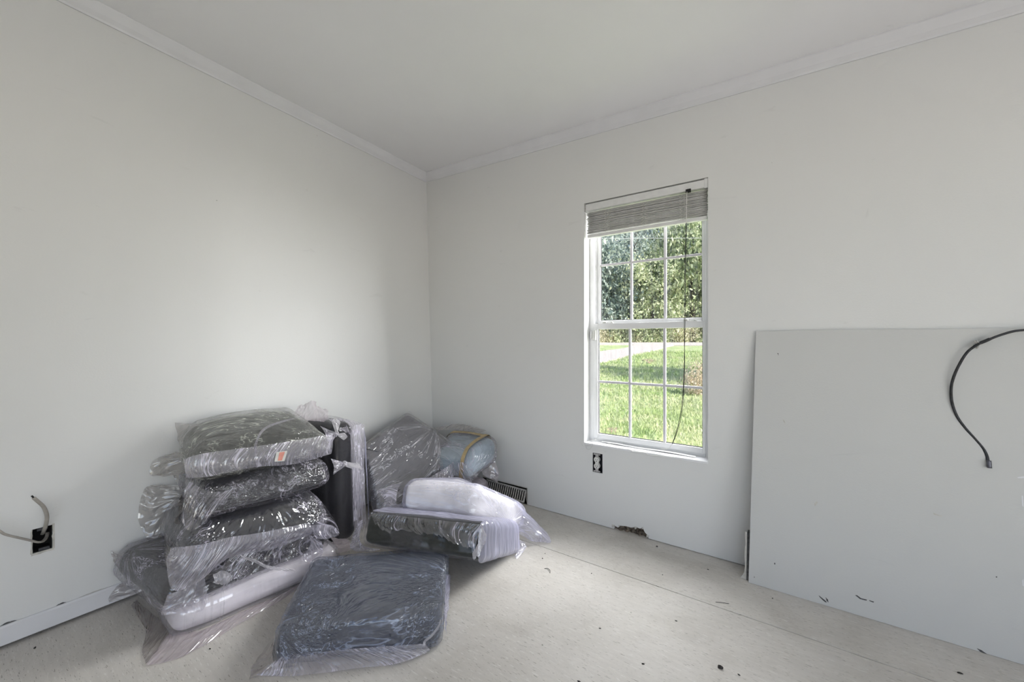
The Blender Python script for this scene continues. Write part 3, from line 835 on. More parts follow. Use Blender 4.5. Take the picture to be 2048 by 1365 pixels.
def shape(C, n, grow, r, puff, seed, wr, gathers=(), lump=.004, floor=.002, streak=None):
    """rounded, puffed hexahedron with soft lumps and film or cloth wrinkles"""
    V, Fc = cube_topo(n)
    V = np.sign(V) * (1 - (1 - np.abs(V)) ** 1.25)        # more points near the edges
    C = np.array(C, float)
    half = np.array([np.linalg.norm((C[1] + C[2] + C[5] + C[6] - C[0] - C[3] - C[4] - C[7]) / 4),
                     np.linalg.norm((C[3] + C[2] + C[7] + C[6] - C[0] - C[1] - C[4] - C[5]) / 4),
                     np.linalg.norm((C[4:] - C[:4]).mean(0))]) / 2
    hh = half + grow
    rr = min(r, hh.min() * .98)
    P = V * hh
    q = np.clip(P, -(hh - rr), hh - rr)
    d = P - q
    P = q + rr * d / (np.linalg.norm(d, axis=1)[:, None] + 1e-12)
    u = P / hh
    dome = (1 - u[:, 0] ** 2) * (1 - u[:, 1] ** 2)
    P[:, 2] += np.sign(V[:, 2]) * (np.abs(V[:, 2]) > .5) * puff * np.clip(dome, 0, 1) ** .7 * np.abs(V[:, 2])
    side = (1 - np.clip(np.abs(u[:, 2]), 0, 1) ** 2)
    P[:, 1] += np.sign(u[:, 1]) * puff * .35 * side * np.abs(u[:, 1]) ** 6
    P[:, 0] += np.sign(u[:, 0]) * puff * .35 * side * np.abs(u[:, 0]) ** 6
    X = trilin(C, P / half)
    # wrinkle domain 'flow': metric local coordinates, squeezed along the wrinkle direction
    L = P + seed * 3.17
    nrm = vnormals(X, Fc)
    sq = np.array((.16, 1, 1) if streak is None else streak)
    flow = P * sq if sq.ndim == 1 else P @ sq.T
    for (g, amp, reach) in gathers:
        g = np.array(g) * hh
        dv = P - g; dist = np.linalg.norm(dv, axis=1)[:, None]
        k = np.clip(1.5 * np.exp(-dist / reach), 0, 1)
        flow = flow * (1 - k) + (dv / (dist + 1e-6) * .22 + dist * .06) * k
    flow = flow + seed * 1.37
    h = lump * vnoise(L * 6) + lump * .6 * vnoise(L * 13 + 5)
    if wr > 0:
        w2 = flow + .004 * np.stack([vnoise(L * 14 + 1), vnoise(L * 14 + 7), vnoise(L * 14 + 13)], 1)
        mod = .45 + .55 * np.clip(vnoise(L * 5 + 2) + .4, 0, 1)
        h = h + wr * mod * (ridge(w2 * 34) * .55 + ridge(w2 * 71 + 3) * .38 + ridge(w2 * 130 + 9) * .12)
    X = X + nrm * h[:, None]
    X[:, 2] = np.maximum(X[:, 2], floor)
    return X, Fc, flow, P / hh
def knot(parent, c, size, axis, material='film_knot', seed=0):
    c = np.array(c); ax = np.array(axis, float); ax /= np.linalg.norm(ax)
    s1 = np.cross(ax, [0.2, .3, 1]); s1 /= np.linalg.norm(s1); s2 = np.cross(ax, s1)
    pts = []
    for t in np.linspace(0, 2 * math.pi, 22):
        r_ = size * (.55 + .25 * math.cos(3 * t))
        pts.append(c + s1 * r_ * math.cos(2 * t) + s2 * r_ * math.sin(2 * t) + ax * size * .5 * math.sin(3 * t))
    V_, F_ = tube_geo(pts, size * .34, 80, 10)
    V_ = np.array(V_); V_ = V_ + (vnoise(V_ * 160 + seed) * size * .10)[:, None]
    return mesh('bag_knot', V_, F_, material, parent, True)
def sheet(parent, name, A, B, material='film_sheet', nu=60, nv=24, amp=.006, fr=26, seed=0, belly=0.0, out=None, rag=.0, minz=.003, mid=None):
    """loose film between two curves, ruffled, with a ragged free edge"""
    a = catmull(A, nu); b = catmull(B, nu)
    m = catmull(mid, nu) if mid is not None else None
    v = np.linspace(0, 1, nv)
    Q = []
    rg = rag * vnoise(np.stack([np.arange(nu) * .55 + seed, np.full(nu, 1.3), np.full(nu, 2.1)], 1))
    for k, t in enumerate(v):
        tt = t * (1 + rg)[:, None]
        if m is None: row = a * (1 - tt) + b * tt
        else: row = a * (1 - tt) ** 2 + 2 * m * tt * (1 - tt) + b * tt ** 2
        Q.append(row)
    Q = np.array(Q)                                        # nv x nu x 3
    du = np.gradient(Q, axis=1); dv = np.gradient(Q, axis=0)
    nn = np.cross(du, dv); nn /= np.linalg.norm(nn, axis=2)[:, :, None] + 1e-9
    if out is None: out = CAM - Q.mean((0, 1))
    sgn = np.sign((nn * np.array(out)).sum(2)); sgn[sgn == 0] = 1
    nn = nn * np.where(np.abs(sgn)[:, :, None] > 0, sgn[:, :, None], 1)
    length = np.linalg.norm(np.diff(a, axis=0), axis=1).sum() + 1e-6
    U = np.tile(np.linspace(0, 1, nu), (nv, 1)); T = np.tile(v[:, None], (1, nu))
    pp = np.stack([U * length * fr + .35 * np.sin(T * 5 + seed), T * 2.2 + seed, np.full_like(U, seed * .37)], 2).reshape(-1, 3)
    h = ridge(pp).reshape(nv, nu) * .6 + vnoise(pp * 2.3 + 4).reshape(nv, nu) * .4 + vnoise(pp * np.array([5, 3, 1]) + 9).reshape(nv, nu) * .16
    env = .35 + .65 * T
    Q = Q + nn * (amp * h * env + belly * np.sin(np.pi * T))[:, :, None]
    P = Q.reshape(-1, 3)
    P[:, 2] = np.maximum(P[:, 2], minz)
    wid = np.linalg.norm(Q[-1] - Q[0], axis=1).mean()
    fl_ = np.stack([U * length + .02 * np.sin(T * 3 + seed), T * wid * .16 + .03 * U, np.full_like(U, seed * .731)], 2).reshape(-1, 3)
    i = np.arange(nv - 1)[:, None] * nu + np.arange(nu - 1)[None, :]
    Fc = np.stack([i, i + 1, i + nu + 1, i + nu], 2).reshape(-1, 4)
    return fast_mesh(name, P, Fc, material, parent, fl_)

def cushion(name, label, C, cover, bag='film_clear', r=.045, puff=.02, seed=1, grow=.007, wr=.004, gathers=(), core_r=None, nb=96, nc=36, streak=None, cover_grow=-.004, lump=.004, group='plastic-wrapped cushions in the corner', core_wr=.0015):
    C = [np.array(c, float) for c in C]
    base = np.mean(C, 0); base[2] = min(c[2] for c in C)
    t = tag(empty('wrapped_cushion' if name is None else name, base), label, 'cushion', group)
    P, Fc, fw, u = shape(C, nc, cover_grow, core_r or r, puff, seed, core_wr, lump=lump * .8, floor=.004)
    fast_mesh('cushion_body', P, Fc, cover, t)
    P, Fc, fw, u = shape(C, nb, grow, r * 1.05, puff, seed, wr, gathers, lump=lump, floor=.0025, streak=streak)
    fast_mesh('plastic_bag', P, Fc, bag, t, fw)
    return t
def patch(parent, name, C, material, test, r=.045, puff=.02, seed=1, grow=.010, wr=.004, gathers=(), n=80, streak=None, lump=.004):
    """part of the wrapped surface (an end of film, a band of tape), cut out by a test on local coordinates"""
    P, Fc, fw, u = shape([np.array(c, float) for c in C], n, grow, r * 1.05, puff, seed, wr, gathers, lump=lump, floor=.0022, streak=streak)
    k = test(u[Fc].mean(1)); Fk = Fc[k]
    ids, inv = np.unique(Fk, return_inverse=True)
    return fast_mesh(name, P[ids], inv.reshape(-1, 4), material, parent, fw[ids])

def ZF(px, py, z=.004): return on_z(px, py, z)
def XF(px, py, x=-1.79): return on_x(px, py, x)

# --- stack along the left wall, bottom to top (front face towards +x)
cA = cushion(None, 'white cushion in pinkish plastic at the bottom of the tall stack',
    [(-1.835, .468, 0), (-1.745, 1.10, 0), (-2.24, 1.14, 0), (-2.27, .50, 0), (-1.845, .48, .120), (-1.765, 1.09, .118), (-2.24, 1.13, .115), (-2.26, .51, .115)],
    'fabric_pinkwhite', 'film_milky', r=.050, puff=.004, seed=2, wr=.0022, streak=(1, .12, .12))
sheet(cA, 'bag_skirt', [ZF(345, 1262), ZF(400, 1262), ZF(450, 1240), ZF(510, 1213), ZF(570, 1186), ZF(620, 1158)],
      [ZF(292, 1333), ZF(340, 1322), ZF(386, 1304), ZF(449, 1267), ZF(520, 1226), ZF(590, 1184)], 'film_pink', 90, 26, .007, 14, 3, out=(0, 0, 1), belly=.008)
sheet(cA, 'bag_skirt', [ZF(345, 1265), ZF(330, 1250), ZF(300, 1225), ZF(272, 1200)], [ZF(292, 1331), ZF(284, 1300), ZF(290, 1262), ZF(262, 1212)], 'film_pink_shaded', 60, 22, .007, 14, 5, out=(0, 0, 1))
sheet(cA, 'bag_tail', [(-2.262, .50, .02), (-2.27, .49, .07), (-2.275, .50, .11)], [on_left(217, 1206) + (.014, 0, .006), on_left(216, 1196) + (.014, 0, .006), on_left(232, 1170) + (.014, 0, 0)], 'film_pink_shaded', 30, 24, .012, 30, 7)
sheet(cA, 'bag_tail', [(-1.80, 1.09, .09), (-1.90, 1.13, .10), (-2.0, 1.14, .09)], [ZF(706, 1098, .012), ZF(700, 1086, .02), ZF(690, 1076, .02)], 'film_pink', 44, 30, .010, 30, 9, out=(0, 0, 1), mid=[ZF(660, 1118, .03), ZF(668, 1098, .06), ZF(670, 1084, .06)])
sheet(cA, 'torn_strip', [ZF(660, 1086, .05), ZF(668, 1083, .05)], [ZF(668, 1104, .045), ZF(682, 1098, .04)], 'film_pink', 24, 14, .006, 30, 10, out=(0, 0, 1))

cB = cushion(None, 'black cushion second from the floor, jutting out left of the stack',
    [(-1.835, .448, .108), (-1.80, 1.06, .104), (-2.25, 1.12, .11), (-2.275, .395, .13), (-1.86, .47, .215), (-1.825, 1.05, .205), (-2.25, 1.10, .23), (-2.29, .42, .245)],
    'fabric_charcoal', 'film_clear', r=.04, puff=.006, seed=3, wr=.0035, gathers=(((-1, .6, 1.05), .006, .32), ((0.2, -1, 0), .006, .1)), streak=(.35, .35, .9))
sheet(cB, 'bag_corner', [(-2.27, .43, .20), (-2.275, .42, .17), (-2.24, .43, .13), (-2.16, .44, .115)], [on_left(219, 1101) + (.012, 0, 0), on_left(224, 1116) + (.012, 0, 0), on_left(238, 1137) + (.02, 0, 0), on_left(254, 1158) + (.05, 0, 0)], 'film_pink_shaded', 40, 18, .006, 18, 8)
sheet(cB, 'bag_fold', [XF(335, 1190, -1.81), XF(380, 1172, -1.80), XF(408, 1148, -1.79)], [XF(322, 1229, -1.83), XF(366, 1228, -1.795), XF(401, 1223, -1.785), XF(417, 1202, -1.78)], 'film_sheet', 60, 26, .008, 34, 11)
sheet(cB, 'bag_fold', [XF(452, 1118, -1.79), XF(520, 1094, -1.785), XF(580, 1068, -1.78), XF(617, 1070, -1.78)], [XF(425, 1166, -1.793), XF(470, 1158, -1.788), XF(545, 1131, -1.788), XF(612, 1108, -1.782)], 'film_clear', 90, 26, .008, 40, 13)
sheet(cB, 'bag_seal', [XF(480, 1110, -1.772), XF(515, 1122, -1.768), XF(538, 1132, -1.77), XF(590, 1140, -1.775)], [XF(484, 1117, -1.770), XF(514, 1128, -1.766), XF(536, 1138, -1.768), XF(592, 1146, -1.772)], 'film_knot', 60, 8, .005, 60, 14)
sheet(cB, 'bag_tail', [XF(617, 1070, -1.79), XF(620, 1090, -1.78), XF(600, 1120, -1.775)], [XF(640, 1085, -1.80), XF(646, 1105, -1.78), XF(628, 1128, -1.76)], 'film_sheet', 34, 20, .010, 40, 15)
sheet(cB, 'crumpled_film', [XF(426, 1150, -1.775), XF(445, 1142, -1.77), XF(462, 1148, -1.77)], [XF(430, 1168, -1.768), XF(448, 1170, -1.765), XF(464, 1162, -1.768)], 'film_knot', 40, 18, .010, 90, 16)

cC = cushion(None, 'charcoal cushion third from the floor with a rolled plastic hem',
    [(-1.80, .50, .232), (-1.78, 1.08, .205), (-2.25, 1.12, .24), (-2.24, .53, .25), (-1.85, .53, .375), (-1.84, 1.02, .375), (-2.25, 1.06, .40), (-2.24, .57, .41)],
    'fabric_charcoal', 'film_clear', r=.062, puff=.008, seed=4, wr=.004, gathers=(((1, -.6, -.4), .007, .10), ((-1, -1, -1), .007, .12)), streak=(1, .10, .10))
sheet(cC, 'bag_hem', [XF(342, 1096, -1.80), XF(400, 1090, -1.785), XF(455, 1076, -1.775), XF(520, 1066, -1.770), XF(618, 1046, -1.77)],
      [XF(331, 1118, -1.80), XF(345, 1180, -1.79), XF(395, 1165, -1.775), XF(460, 1116, -1.775), XF(540, 1100, -1.772), XF(622, 1070, -1.772)], 'film_sheet', 130, 30, .008, 24, 17, belly=.012)
sheet(cC, 'bag_corner', [XF(622, 1000, -1.80), XF(640, 1012, -1.795), XF(640, 1040, -1.785), XF(618, 1052, -1.775)], [XF(640, 1000, -1.80), XF(668, 1040, -1.79), XF(676, 1072, -1.785), XF(634, 1079, -1.775)], 'film_clear', 50, 22, .006, 30, 18)
sheet(cC, 'bag_hem', [XF(618, 1052, -1.770), XF(645, 1050, -1.770), XF(672, 1056, -1.775)], [XF(632, 1078, -1.768), XF(655, 1078, -1.768), XF(677, 1071, -1.775)], 'film_sheet', 34, 14, .006, 40, 19)
def LF(px, py, o): return on_left(px, py) + np.array([o, 0, 0])
sheet(cC, 'bag_tail', [LF(349, 966, .06), LF(356, 985, .07), LF(350, 1010, .07), LF(338, 1040, .06)], [LF(314, 968, .03), LF(289, 974, .02), LF(277, 1005, .02), LF(275, 1045, .02), LF(296, 1082, .04)], 'film_loose_shaded', 70, 28, .016, 30, 20)
sheet(cC, 'bag_neck', [LF(356, 972, .08), LF(352, 1000, .09), LF(340, 1035, .08), LF(328, 1072, .08)], [(-2.08, .55, .41), (-1.98, .53, .36), (-1.90, .52, .29), (-1.86, .52, .24)], 'film_loose_shaded', 70, 26, .018, 34, 21)
sheet(cC, 'bag_fold', [LF(330, 1040, .09), LF(318, 1060, .09), LF(306, 1078, .08)], [(-1.92, .50, .27), (-1.90, .495, .25), (-1.92, .49, .235)], 'film_loose_shaded', 40, 26, .016, 40, 35)

cD = cushion(None, 'charcoal cushion fourth from the floor with a tied bag end',
    [(-1.83, .55, .408), (-1.80, 1.08, .405), (-2.25, 1.10, .41), (-2.24, .60, .42), (-1.85, .56, .535), (-1.83, 1.06, .525), (-2.25, 1.08, .55), (-2.24, .63, .56)],
    'fabric_charcoal', 'film_clear', r=.055, puff=.010, seed=5, wr=.0055, gathers=(((1, -.6, .2), .009, .14), ((-1, -1, -.6), .009, .16), ((0, -1, .6), .008, .07)))
knD = XF(689, 929, -1.79)
knot(cD, knD, .014, (0, 1, 0), seed=1)
sheet(cD, 'bag_neck', [XF(662, 918, -1.80), XF(668, 935, -1.79), XF(666, 950, -1.79)], [XF(690, 926, -1.79), XF(690, 930, -1.785), XF(690, 933, -1.79)], 'film_sheet', 40, 20, .006, 70, 22)
sheet(cD, 'bag_tail', [XF(690, 924, -1.79), XF(691, 934, -1.785)], [XF(716, 928, -1.84), XF(722, 936, -1.83), XF(722, 944, -1.83)], 'film_knot', 30, 18, .008, 120, 23)
sheet(cD, 'bag_tail', [XF(704, 935, -1.80), XF(720, 938, -1.81)], [XF(708, 1045, -1.82), XF(724, 1030, -1.83)], 'film_sheet', 20, 50, .008, 90, 24)
sheet(cD, 'bag_fold', [XF(371, 957, -1.80), XF(405, 978, -1.80), XF(440, 985, -1.80), XF(470, 975, -1.80)], [XF(361, 1036, -1.80), XF(375, 1060, -1.79), XF(398, 1055, -1.785), XF(430, 1022, -1.79)], 'film_clear', 60, 26, .008, 22, 25, belly=.008)
sheet(cD, 'bag_tail', [LF(364, 900, .10), LF(366, 922, .10), LF(362, 944, .10)], [LF(346, 904, .03), LF(322, 914, .02), LF(302, 923, .02), LF(299, 947, .02), LF(318, 948, .03)], 'film_loose_shaded', 50, 24, .010, 24, 26)
sheet(cD, 'bag_tail', [LF(338, 944, .05), LF(352, 946, .07)], [LF(346, 972, .09), LF(357, 984, .10)], 'film_loose_shaded', 24, 24, .008, 50, 36)
sheet(cD, 'bag_neck', [LF(360, 900, .10), LF(362, 925, .11), LF(360, 948, .11), LF(366, 975, .12)], [(-2.08, .63, .56), (-1.98, .60, .52), (-1.92, .585, .47), (-1.90, .575, .43)], 'film_loose_shaded', 60, 24, .016, 36, 27)

cE = cushion(None, 'olive grey cushion on top of the stack with a paper tag',
    [(-1.83, .535, .565), (-1.81, 1.085, .555), (-2.23, 1.10, .585), (-2.23, .61, .60), (-1.87, .545, .655), (-1.84, 1.06, .640), (-2.23, 1.09, .735), (-2.23, .63, .725)],
    'fabric_olive', 'film_olive', r=.055, puff=.038, seed=6, wr=.006, gathers=(((1.02, -.75, .1), .010, .42), ((-1, -1, -.5), .008, .14)), lump=.006)
knE = XF(673, 869, -1.815)
knot(cE, knE, .013, (0, 1, .2), seed=2)
sheet(cE, 'bag_neck', [XF(640, 852, -1.84), XF(652, 872, -1.82), XF(655, 900, -1.815), XF(640, 918, -1.82)], [XF(671, 866, -1.815), XF(672, 869, -1.812), XF(671, 872, -1.812)], 'film_sheet', 50, 22, .007, 60, 28)
sheet(cE, 'bag_tail', [XF(671, 866, -1.815), XF(675, 867, -1.81)], [XF(663, 842, -1.83), XF(672, 838, -1.82), XF(680, 845, -1.82)], 'film_knot', 24, 18, .007, 110, 29)
sheet(cE, 'bag_tail', [XF(675, 868, -1.815), XF(675, 873, -1.81)], [XF(690, 866, -1.83), XF(694, 874, -1.825), XF(688, 881, -1.825)], 'film_knot', 24, 18, .007, 110, 30)
sheet(cE, 'bag_fold', [XF(367, 919, -1.815), XF(410, 907, -1.805), XF(513, 893, -1.80), XF(600, 880, -1.80), XF(664, 868, -1.805)],
      [XF(372, 957, -1.815), XF(420, 953, -1.80), XF(508, 935, -1.795), XF(586, 929, -1.795), XF(662, 908, -1.805)], 'film_sheet', 130, 26, .006, 16, 31, belly=.010)
sheet(cE, 'bag_corner', [(-2.16, .66, .725), (-2.12, .64, .67), (-2.06, .62, .62)], [LF(346, 844, .03), LF(350, 872, .04), LF(358, 905, .06)], 'film_loose_shaded', 30, 16, .006, 20, 32)
sheet(cE, 'bag_tail', [on_x(584, 836, -2.12), on_x(620, 842, -2.08), on_x(658, 846, -2.08)], [on_x(596, 812, -2.20), on_x(612, 808, -2.20), on_x(629, 803, -2.20), on_x(633, 812, -2.20), on_x(656, 820, -2.18)], 'film_pink', 50, 20, .010, 50, 33)
sheet(cE, 'bag_seam', [XF(513, 936, -1.79), XF(509, 905, -1.79), XF(512, 880, -1.82), XF(535, 852, -1.92), XF(600, 832, -2.05)], [XF(517, 935, -1.79), XF(514, 905, -1.79), XF(517, 880, -1.82), XF(539, 855, -1.92), XF(602, 835, -2.05)], 'film_sheet', 70, 5, .003, 60, 34)
tg = [XF(553, 905, -1.783), XF(575, 902, -1.783), XF(569, 923, -1.783), XF(549, 924, -1.783)]
tgo = mesh('paper_tag', tg + [q - np.array([.001, 0, 0]) for q in tg], [(0, 1, 2, 3), (4, 7, 6, 5), (0, 4, 5, 1), (1, 5, 6, 2), (2, 6, 7, 3), (3, 7, 4, 0)], 'label_paper', cE)
tg2 = [XF(559, 905.5, -1.782), XF(570, 904, -1.782), XF(564, 921.5, -1.782), XF(555.5, 922, -1.782)]
mesh('red_print', tg2, [(0, 1, 2, 3)], 'label_red', tgo)

# --- cushion standing on edge beside the stack
cF = cushion(None, 'dark cushion standing upright on its edge right of the stack',
    [(-1.955, 1.165, .004), (-1.955, 1.325, .004), (-2.28, 1.345, .004), (-2.28, 1.165, .004), (-1.945, 1.16, .655), (-1.945, 1.30, .655), (-2.28, 1.31, .655), (-2.28, 1.16, .655)],
    'fabric_black', 'film_smooth', r=.05, puff=.006, seed=7, wr=.0025, gathers=(((.2, -.8, 1), .008, .10),), streak=(1, 1, .12))
sheet(cF, 'bag_fold', [on_x(700, 868, -1.93), on_x(712, 850, -1.93), on_x(728, 858, -1.95)], [on_x(706, 1050, -1.925), on_x(716, 1062, -1.92), on_x(731, 1048, -1.93)], 'film_sheet', 36, 70, .010, 60, 41)
sheet(cF, 'bag_fold', [on_x(726, 850, -1.96), on_x(732, 880, -1.96)], [on_x(737, 1030, -1.95), on_x(738, 1050, -1.95)], 'film_lilac', 14, 60, .006, 50, 42)
sheet(cF, 'bag_top', [on_x(652, 838, -2.10), on_x(690, 838, -2.05), on_x(725, 848, -2.02)], [on_x(680, 862, -1.95), on_x(700, 868, -1.93), on_x(728, 866, -1.95)], 'film_sheet', 50, 22, .012, 40, 43, belly=.012)
sheet(cF, 'bag_skirt', [on_x(700, 1040, -1.93), on_x(735, 1030, -1.94)], [on_x(716, 1082, -1.90), on_x(737, 1072, -1.92)], 'film_clear', 24, 16, .006, 30, 44)

# --- grey cushion slumped into the corner
def slab(A, B, Cc, D, thick):
    """hexahedron from the four corners of its broad front face and a thickness away from the camera"""
    A, B, Cc, D = [np.array(q, float) for q in (A, B, Cc, D)]
    n_ = np.cross(Cc - A, D - B); n_ /= np.linalg.norm(n_)
    if np.dot(n_, A - CAM) < 0: n_ = -n_
    o = n_ * thick
    return [D + o, Cc + o, B + o, A + o, D, Cc, B, A]
cG = cushion(None, 'quilted grey cushion slumped with one corner up against the left wall',
    slab(W(722, 890, 2.42), W(816, 822, 2.80), W(938, 905, 2.60), W(752, 1030, 2.24), .13),
    'fabric_grey', 'film_grey', r=.045, puff=.010, seed=8, wr=.004, gathers=(((1.03, .1, .9), .009, .55),), streak=(.14, 1, 1))
_A, _B, _D = W(722, 890, 2.42), W(816, 822, 2.80), W(752, 1030, 2.24)
_n = np.cross(_B - _A, _D - _A); _n /= np.linalg.norm(_n)
if np.dot(_n, CAM - _A) < 0: _n = -_n
def GF(px, py, o=.014):
    d = ray(px, py); return CAM + d * (np.dot(_A + _n * o - CAM, _n) / np.dot(d, _n))
tube('seam_welt', [GF(731, 898), GF(752, 903), GF(771, 913), GF(784, 930), GF(789, 955)], .0022, 'fabric_charcoal', cG, 40, 6)
tube('seam_welt', [GF(800, 917), GF(818, 926), GF(832, 942), GF(842, 962)], .0022, 'fabric_charcoal', cG, 40, 6)
kG = W(929, 903, 2.56)
knot(cG, kG, .012, (1, 0, 0), seed=3)
sheet(cG, 'bag_tail', [kG + (0, 0, .006), kG - (0, 0, .006)], [W(943, 908, 2.50), W(938, 930, 2.48), W(932, 955, 2.47)], 'film_sheet', 24, 24, .008, 60, 51)
sheet(cG, 'bag_skirt', [W(925, 900, 2.56), W(900, 930, 2.46), W(860, 955, 2.38)], [W(932, 912, 2.52), W(905, 955, 2.43), W(875, 966, 2.36)], 'film_sheet', 50, 14, .006, 30, 52)
sheet(cG, 'bag_corner', [W(800, 842, 2.73), W(826, 838, 2.72)], [W(812, 826, 2.78), W(821, 824, 2.78), W(830, 836, 2.74)], 'film_clear', 20, 10, .003, 30, 53)

# --- blue cushion and pink one beneath it, by the window wall
cI = cushion(None, 'pinkish white cushion on the floor under the blue one',
    [(-2.10, 1.72, .003), (-1.70, 1.74, .003), (-1.665, 2.14, .003), (-2.10, 2.14, .003), (-2.10, 1.73, .145), (-1.71, 1.75, .145), (-1.675, 2.13, .15), (-2.10, 2.13, .15)],
    'fabric_pinkwhite', 'film_pink', r=.035, puff=.004, seed=9, wr=.003)
sheet(cI, 'bag_tail', [W(962, 935, 2.62), W(965, 950, 2.58)], [W(990, 922, 2.66), W(996, 945, 2.64), W(994, 966, 2.64)], 'film_pink', 34, 20, .016, 40, 61)
cH = cushion(None, 'pale blue cushion bound with tan tape beside the window wall',
    [W(858, 950, 2.52), W(940, 964, 2.40), W(992, 925, 2.62), W(905, 915, 2.86), W(862, 905, 2.56), W(945, 908, 2.44), W(996, 874, 2.66), W(905, 862, 2.90)],
    'fabric_blue', 'film_clear', r=.05, puff=.018, seed=10, wr=.003, gathers=(((1, -1, -1), .007, .12),))
CH = [W(858, 950, 2.52), W(940, 964, 2.40), W(992, 925, 2.62), W(905, 915, 2.86), W(862, 905, 2.56), W(945, 908, 2.44), W(996, 874, 2.66), W(905, 862, 2.90)]
patch(cH, 'tape', CH, 'tape_tan', lambda u: (u[:, 0] > .50) & (u[:, 0] < .66) & (u[:, 2] > -.8), r=.05, puff=.018, seed=10, wr=.001, grow=.012)
patch(cH, 'tape', CH, 'tape_tan', lambda u: (u[:, 1] > .45) & (u[:, 1] < .66) & (u[:, 2] > .2) & (u[:, 0] < .5), r=.05, puff=.018, seed=10, wr=.001, grow=.012)
sheet(cH, 'bag_fold', [W(872, 862, 2.88), W(905, 860, 2.86), W(960, 866, 2.74)], [W(868, 856, 2.92), W(920, 849, 2.90), W(972, 862, 2.78)], 'film_pink_shaded', 50, 12, .008, 30, 63)
sheet(cH, 'bag_skirt', [W(905, 930, 2.42), W(925, 925, 2.38), W(940, 940, 2.37)], [W(912, 952, 2.40), W(938, 966, 2.36), W(958, 950, 2.37)], 'film_clear', 40, 18, .008, 40, 64)

# --- three cushions in front
cK = cushion(None, 'dark slate cushion lying flat on the bare floor in front',
    [on_z(546, 1333, .003), on_z(883, 1297, .003), (lambda q: (q[0], q[1], .003))(W(893, 1096, 1.83)), (lambda q: (q[0], q[1], .003))(W(622, 1112, 1.77)),
     on_z(550, 1258, .135), on_z(884, 1222, .135), W(894, 1094, 1.83), W(628, 1113, 1.765)],
    'fabric_slate', 'film_blue', r=.03, core_r=.026, puff=.006, seed=12, wr=.0034, grow=.005, streak=((.75, .66, 0), (-.08, .09, 0), (0, 0, .5)), gathers=(((-.72, -.8, 1), .009, .11), ((-.55, .35, 1), .008, .10), ((1, -.7, .9), .006, .14)), nb=80, lump=.004)
sheet(cK, 'bag_skirt', [on_z(566, 1312, .035), on_z(640, 1304, .04), on_z(740, 1296, .04), on_z(850, 1288, .035)], [ZF(512, 1352), ZF(600, 1352), ZF(720, 1337), ZF(800, 1327), ZF(862, 1302)], 'film_sheet', 90, 22, .006, 16, 71, out=(0, 0, 1))
sheet(cK, 'bag_skirt', [on_z(548, 1275, .11), on_z(546, 1310, .05), on_z(552, 1330, .02)], [ZF(520, 1312), ZF(505, 1335), ZF(498, 1362)], 'film_pink_shaded', 40, 18, .006, 20, 72, out=(0, 0, 1))
sheet(cK, 'bag_skirt', [on_z(890, 1150, .12), on_z(890, 1200, .11), on_z(888, 1240, .10)], [on_z(902, 1150, .05), on_z(897, 1205, .03), on_z(892, 1270, .02)], 'film_lilac', 40, 12, .006, 40, 73)
# torn holes in the film show the bare cover
sheet(cK, 'torn_edge', [on_z(846, 1292, .045), on_z(848, 1282, .06), on_z(860, 1272, .08), on_z(876, 1252, .11), on_z(880, 1240, .13)], [on_z(850, 1293, .045), on_z(853, 1284, .06), on_z(865, 1274, .08), on_z(879, 1254, .11), on_z(883, 1241, .13)], 'film_knot', 50, 5, .003, 80, 74)

cJ = cushion(None, 'green-black cushion propped up on the front cushion, plastic torn open',
    [W(722, 1090, 1.80), W(962, 1127, 1.72), W(1040, 1104, 2.05), W(815, 1062, 2.15), W(735, 1026, 1.85), W(966, 1046, 1.785), W(1036, 1046, 2.13), W(818, 1005, 2.20)],
    'fabric_green_black', 'film_smooth', r=.034, core_r=.03, puff=.004, seed=13, wr=.0015, grow=.004, streak=(.3, .3, 1))
CJ = [W(722, 1090, 1.80), W(962, 1127, 1.72), W(1040, 1104, 2.05), W(815, 1062, 2.15), W(735, 1026, 1.85), W(966, 1046, 1.785), W(1036, 1046, 2.13), W(818, 1005, 2.20)]
patch(cJ, 'bag_end', CJ, 'film_lilac', lambda u: (u[:, 0] > .93) | (u[:, 2] > .95) & (u[:, 1] > -.97) & (u[:, 0] > -.9), r=.034, puff=.004, seed=13, wr=.0045, grow=.009, streak=(.2, 1, .10))
def JF(px, py, o=0.0):
    t_ = min(1.05, max(-.05, (px - 722) / 240.0)); k = (py - 1026) / 80.0
    return W(px, py, 1.85 - .065 * t_ - .06 * k - .012 - o)
sheet(cJ, 'torn_film', [JF(742, 1026), JF(800, 1033), JF(870, 1040), JF(962, 1050)], [JF(748, 1046, .004), JF(775, 1062, .01), JF(830, 1066, .016), JF(880, 1074, .02), JF(915, 1088, .02), JF(948, 1104, .012)], 'film_clear', 90, 26, .006, 10, 75, rag=.2)
sheet(cJ, 'torn_film', [JF(776, 1064), JF(782, 1078), JF(778, 1096)], [JF(845, 1050, .006), JF(848, 1075, .006), JF(840, 1100)], 'film_smooth', 40, 24, .004, 10, 76)
sheet(cJ, 'bag_gather', [JF(962, 1048, .004), JF(960, 1080, .008), JF(945, 1108, .006)], [JF(975, 1072, .02), JF(966, 1098, .022), JF(948, 1122, .014)], 'film_knot', 50, 16, .012, 50, 77)
sheet(cJ, 'bag_tail', [W(726, 1040, 1.83), W(720, 1065, 1.81), W(724, 1090, 1.795), W(760, 1100, 1.78)], [W(716, 1045, 1.85), W(706, 1075, 1.85), W(702, 1098, 1.84), W(735, 1106, 1.79)], 'film_sheet', 50, 16, .007, 30, 78)
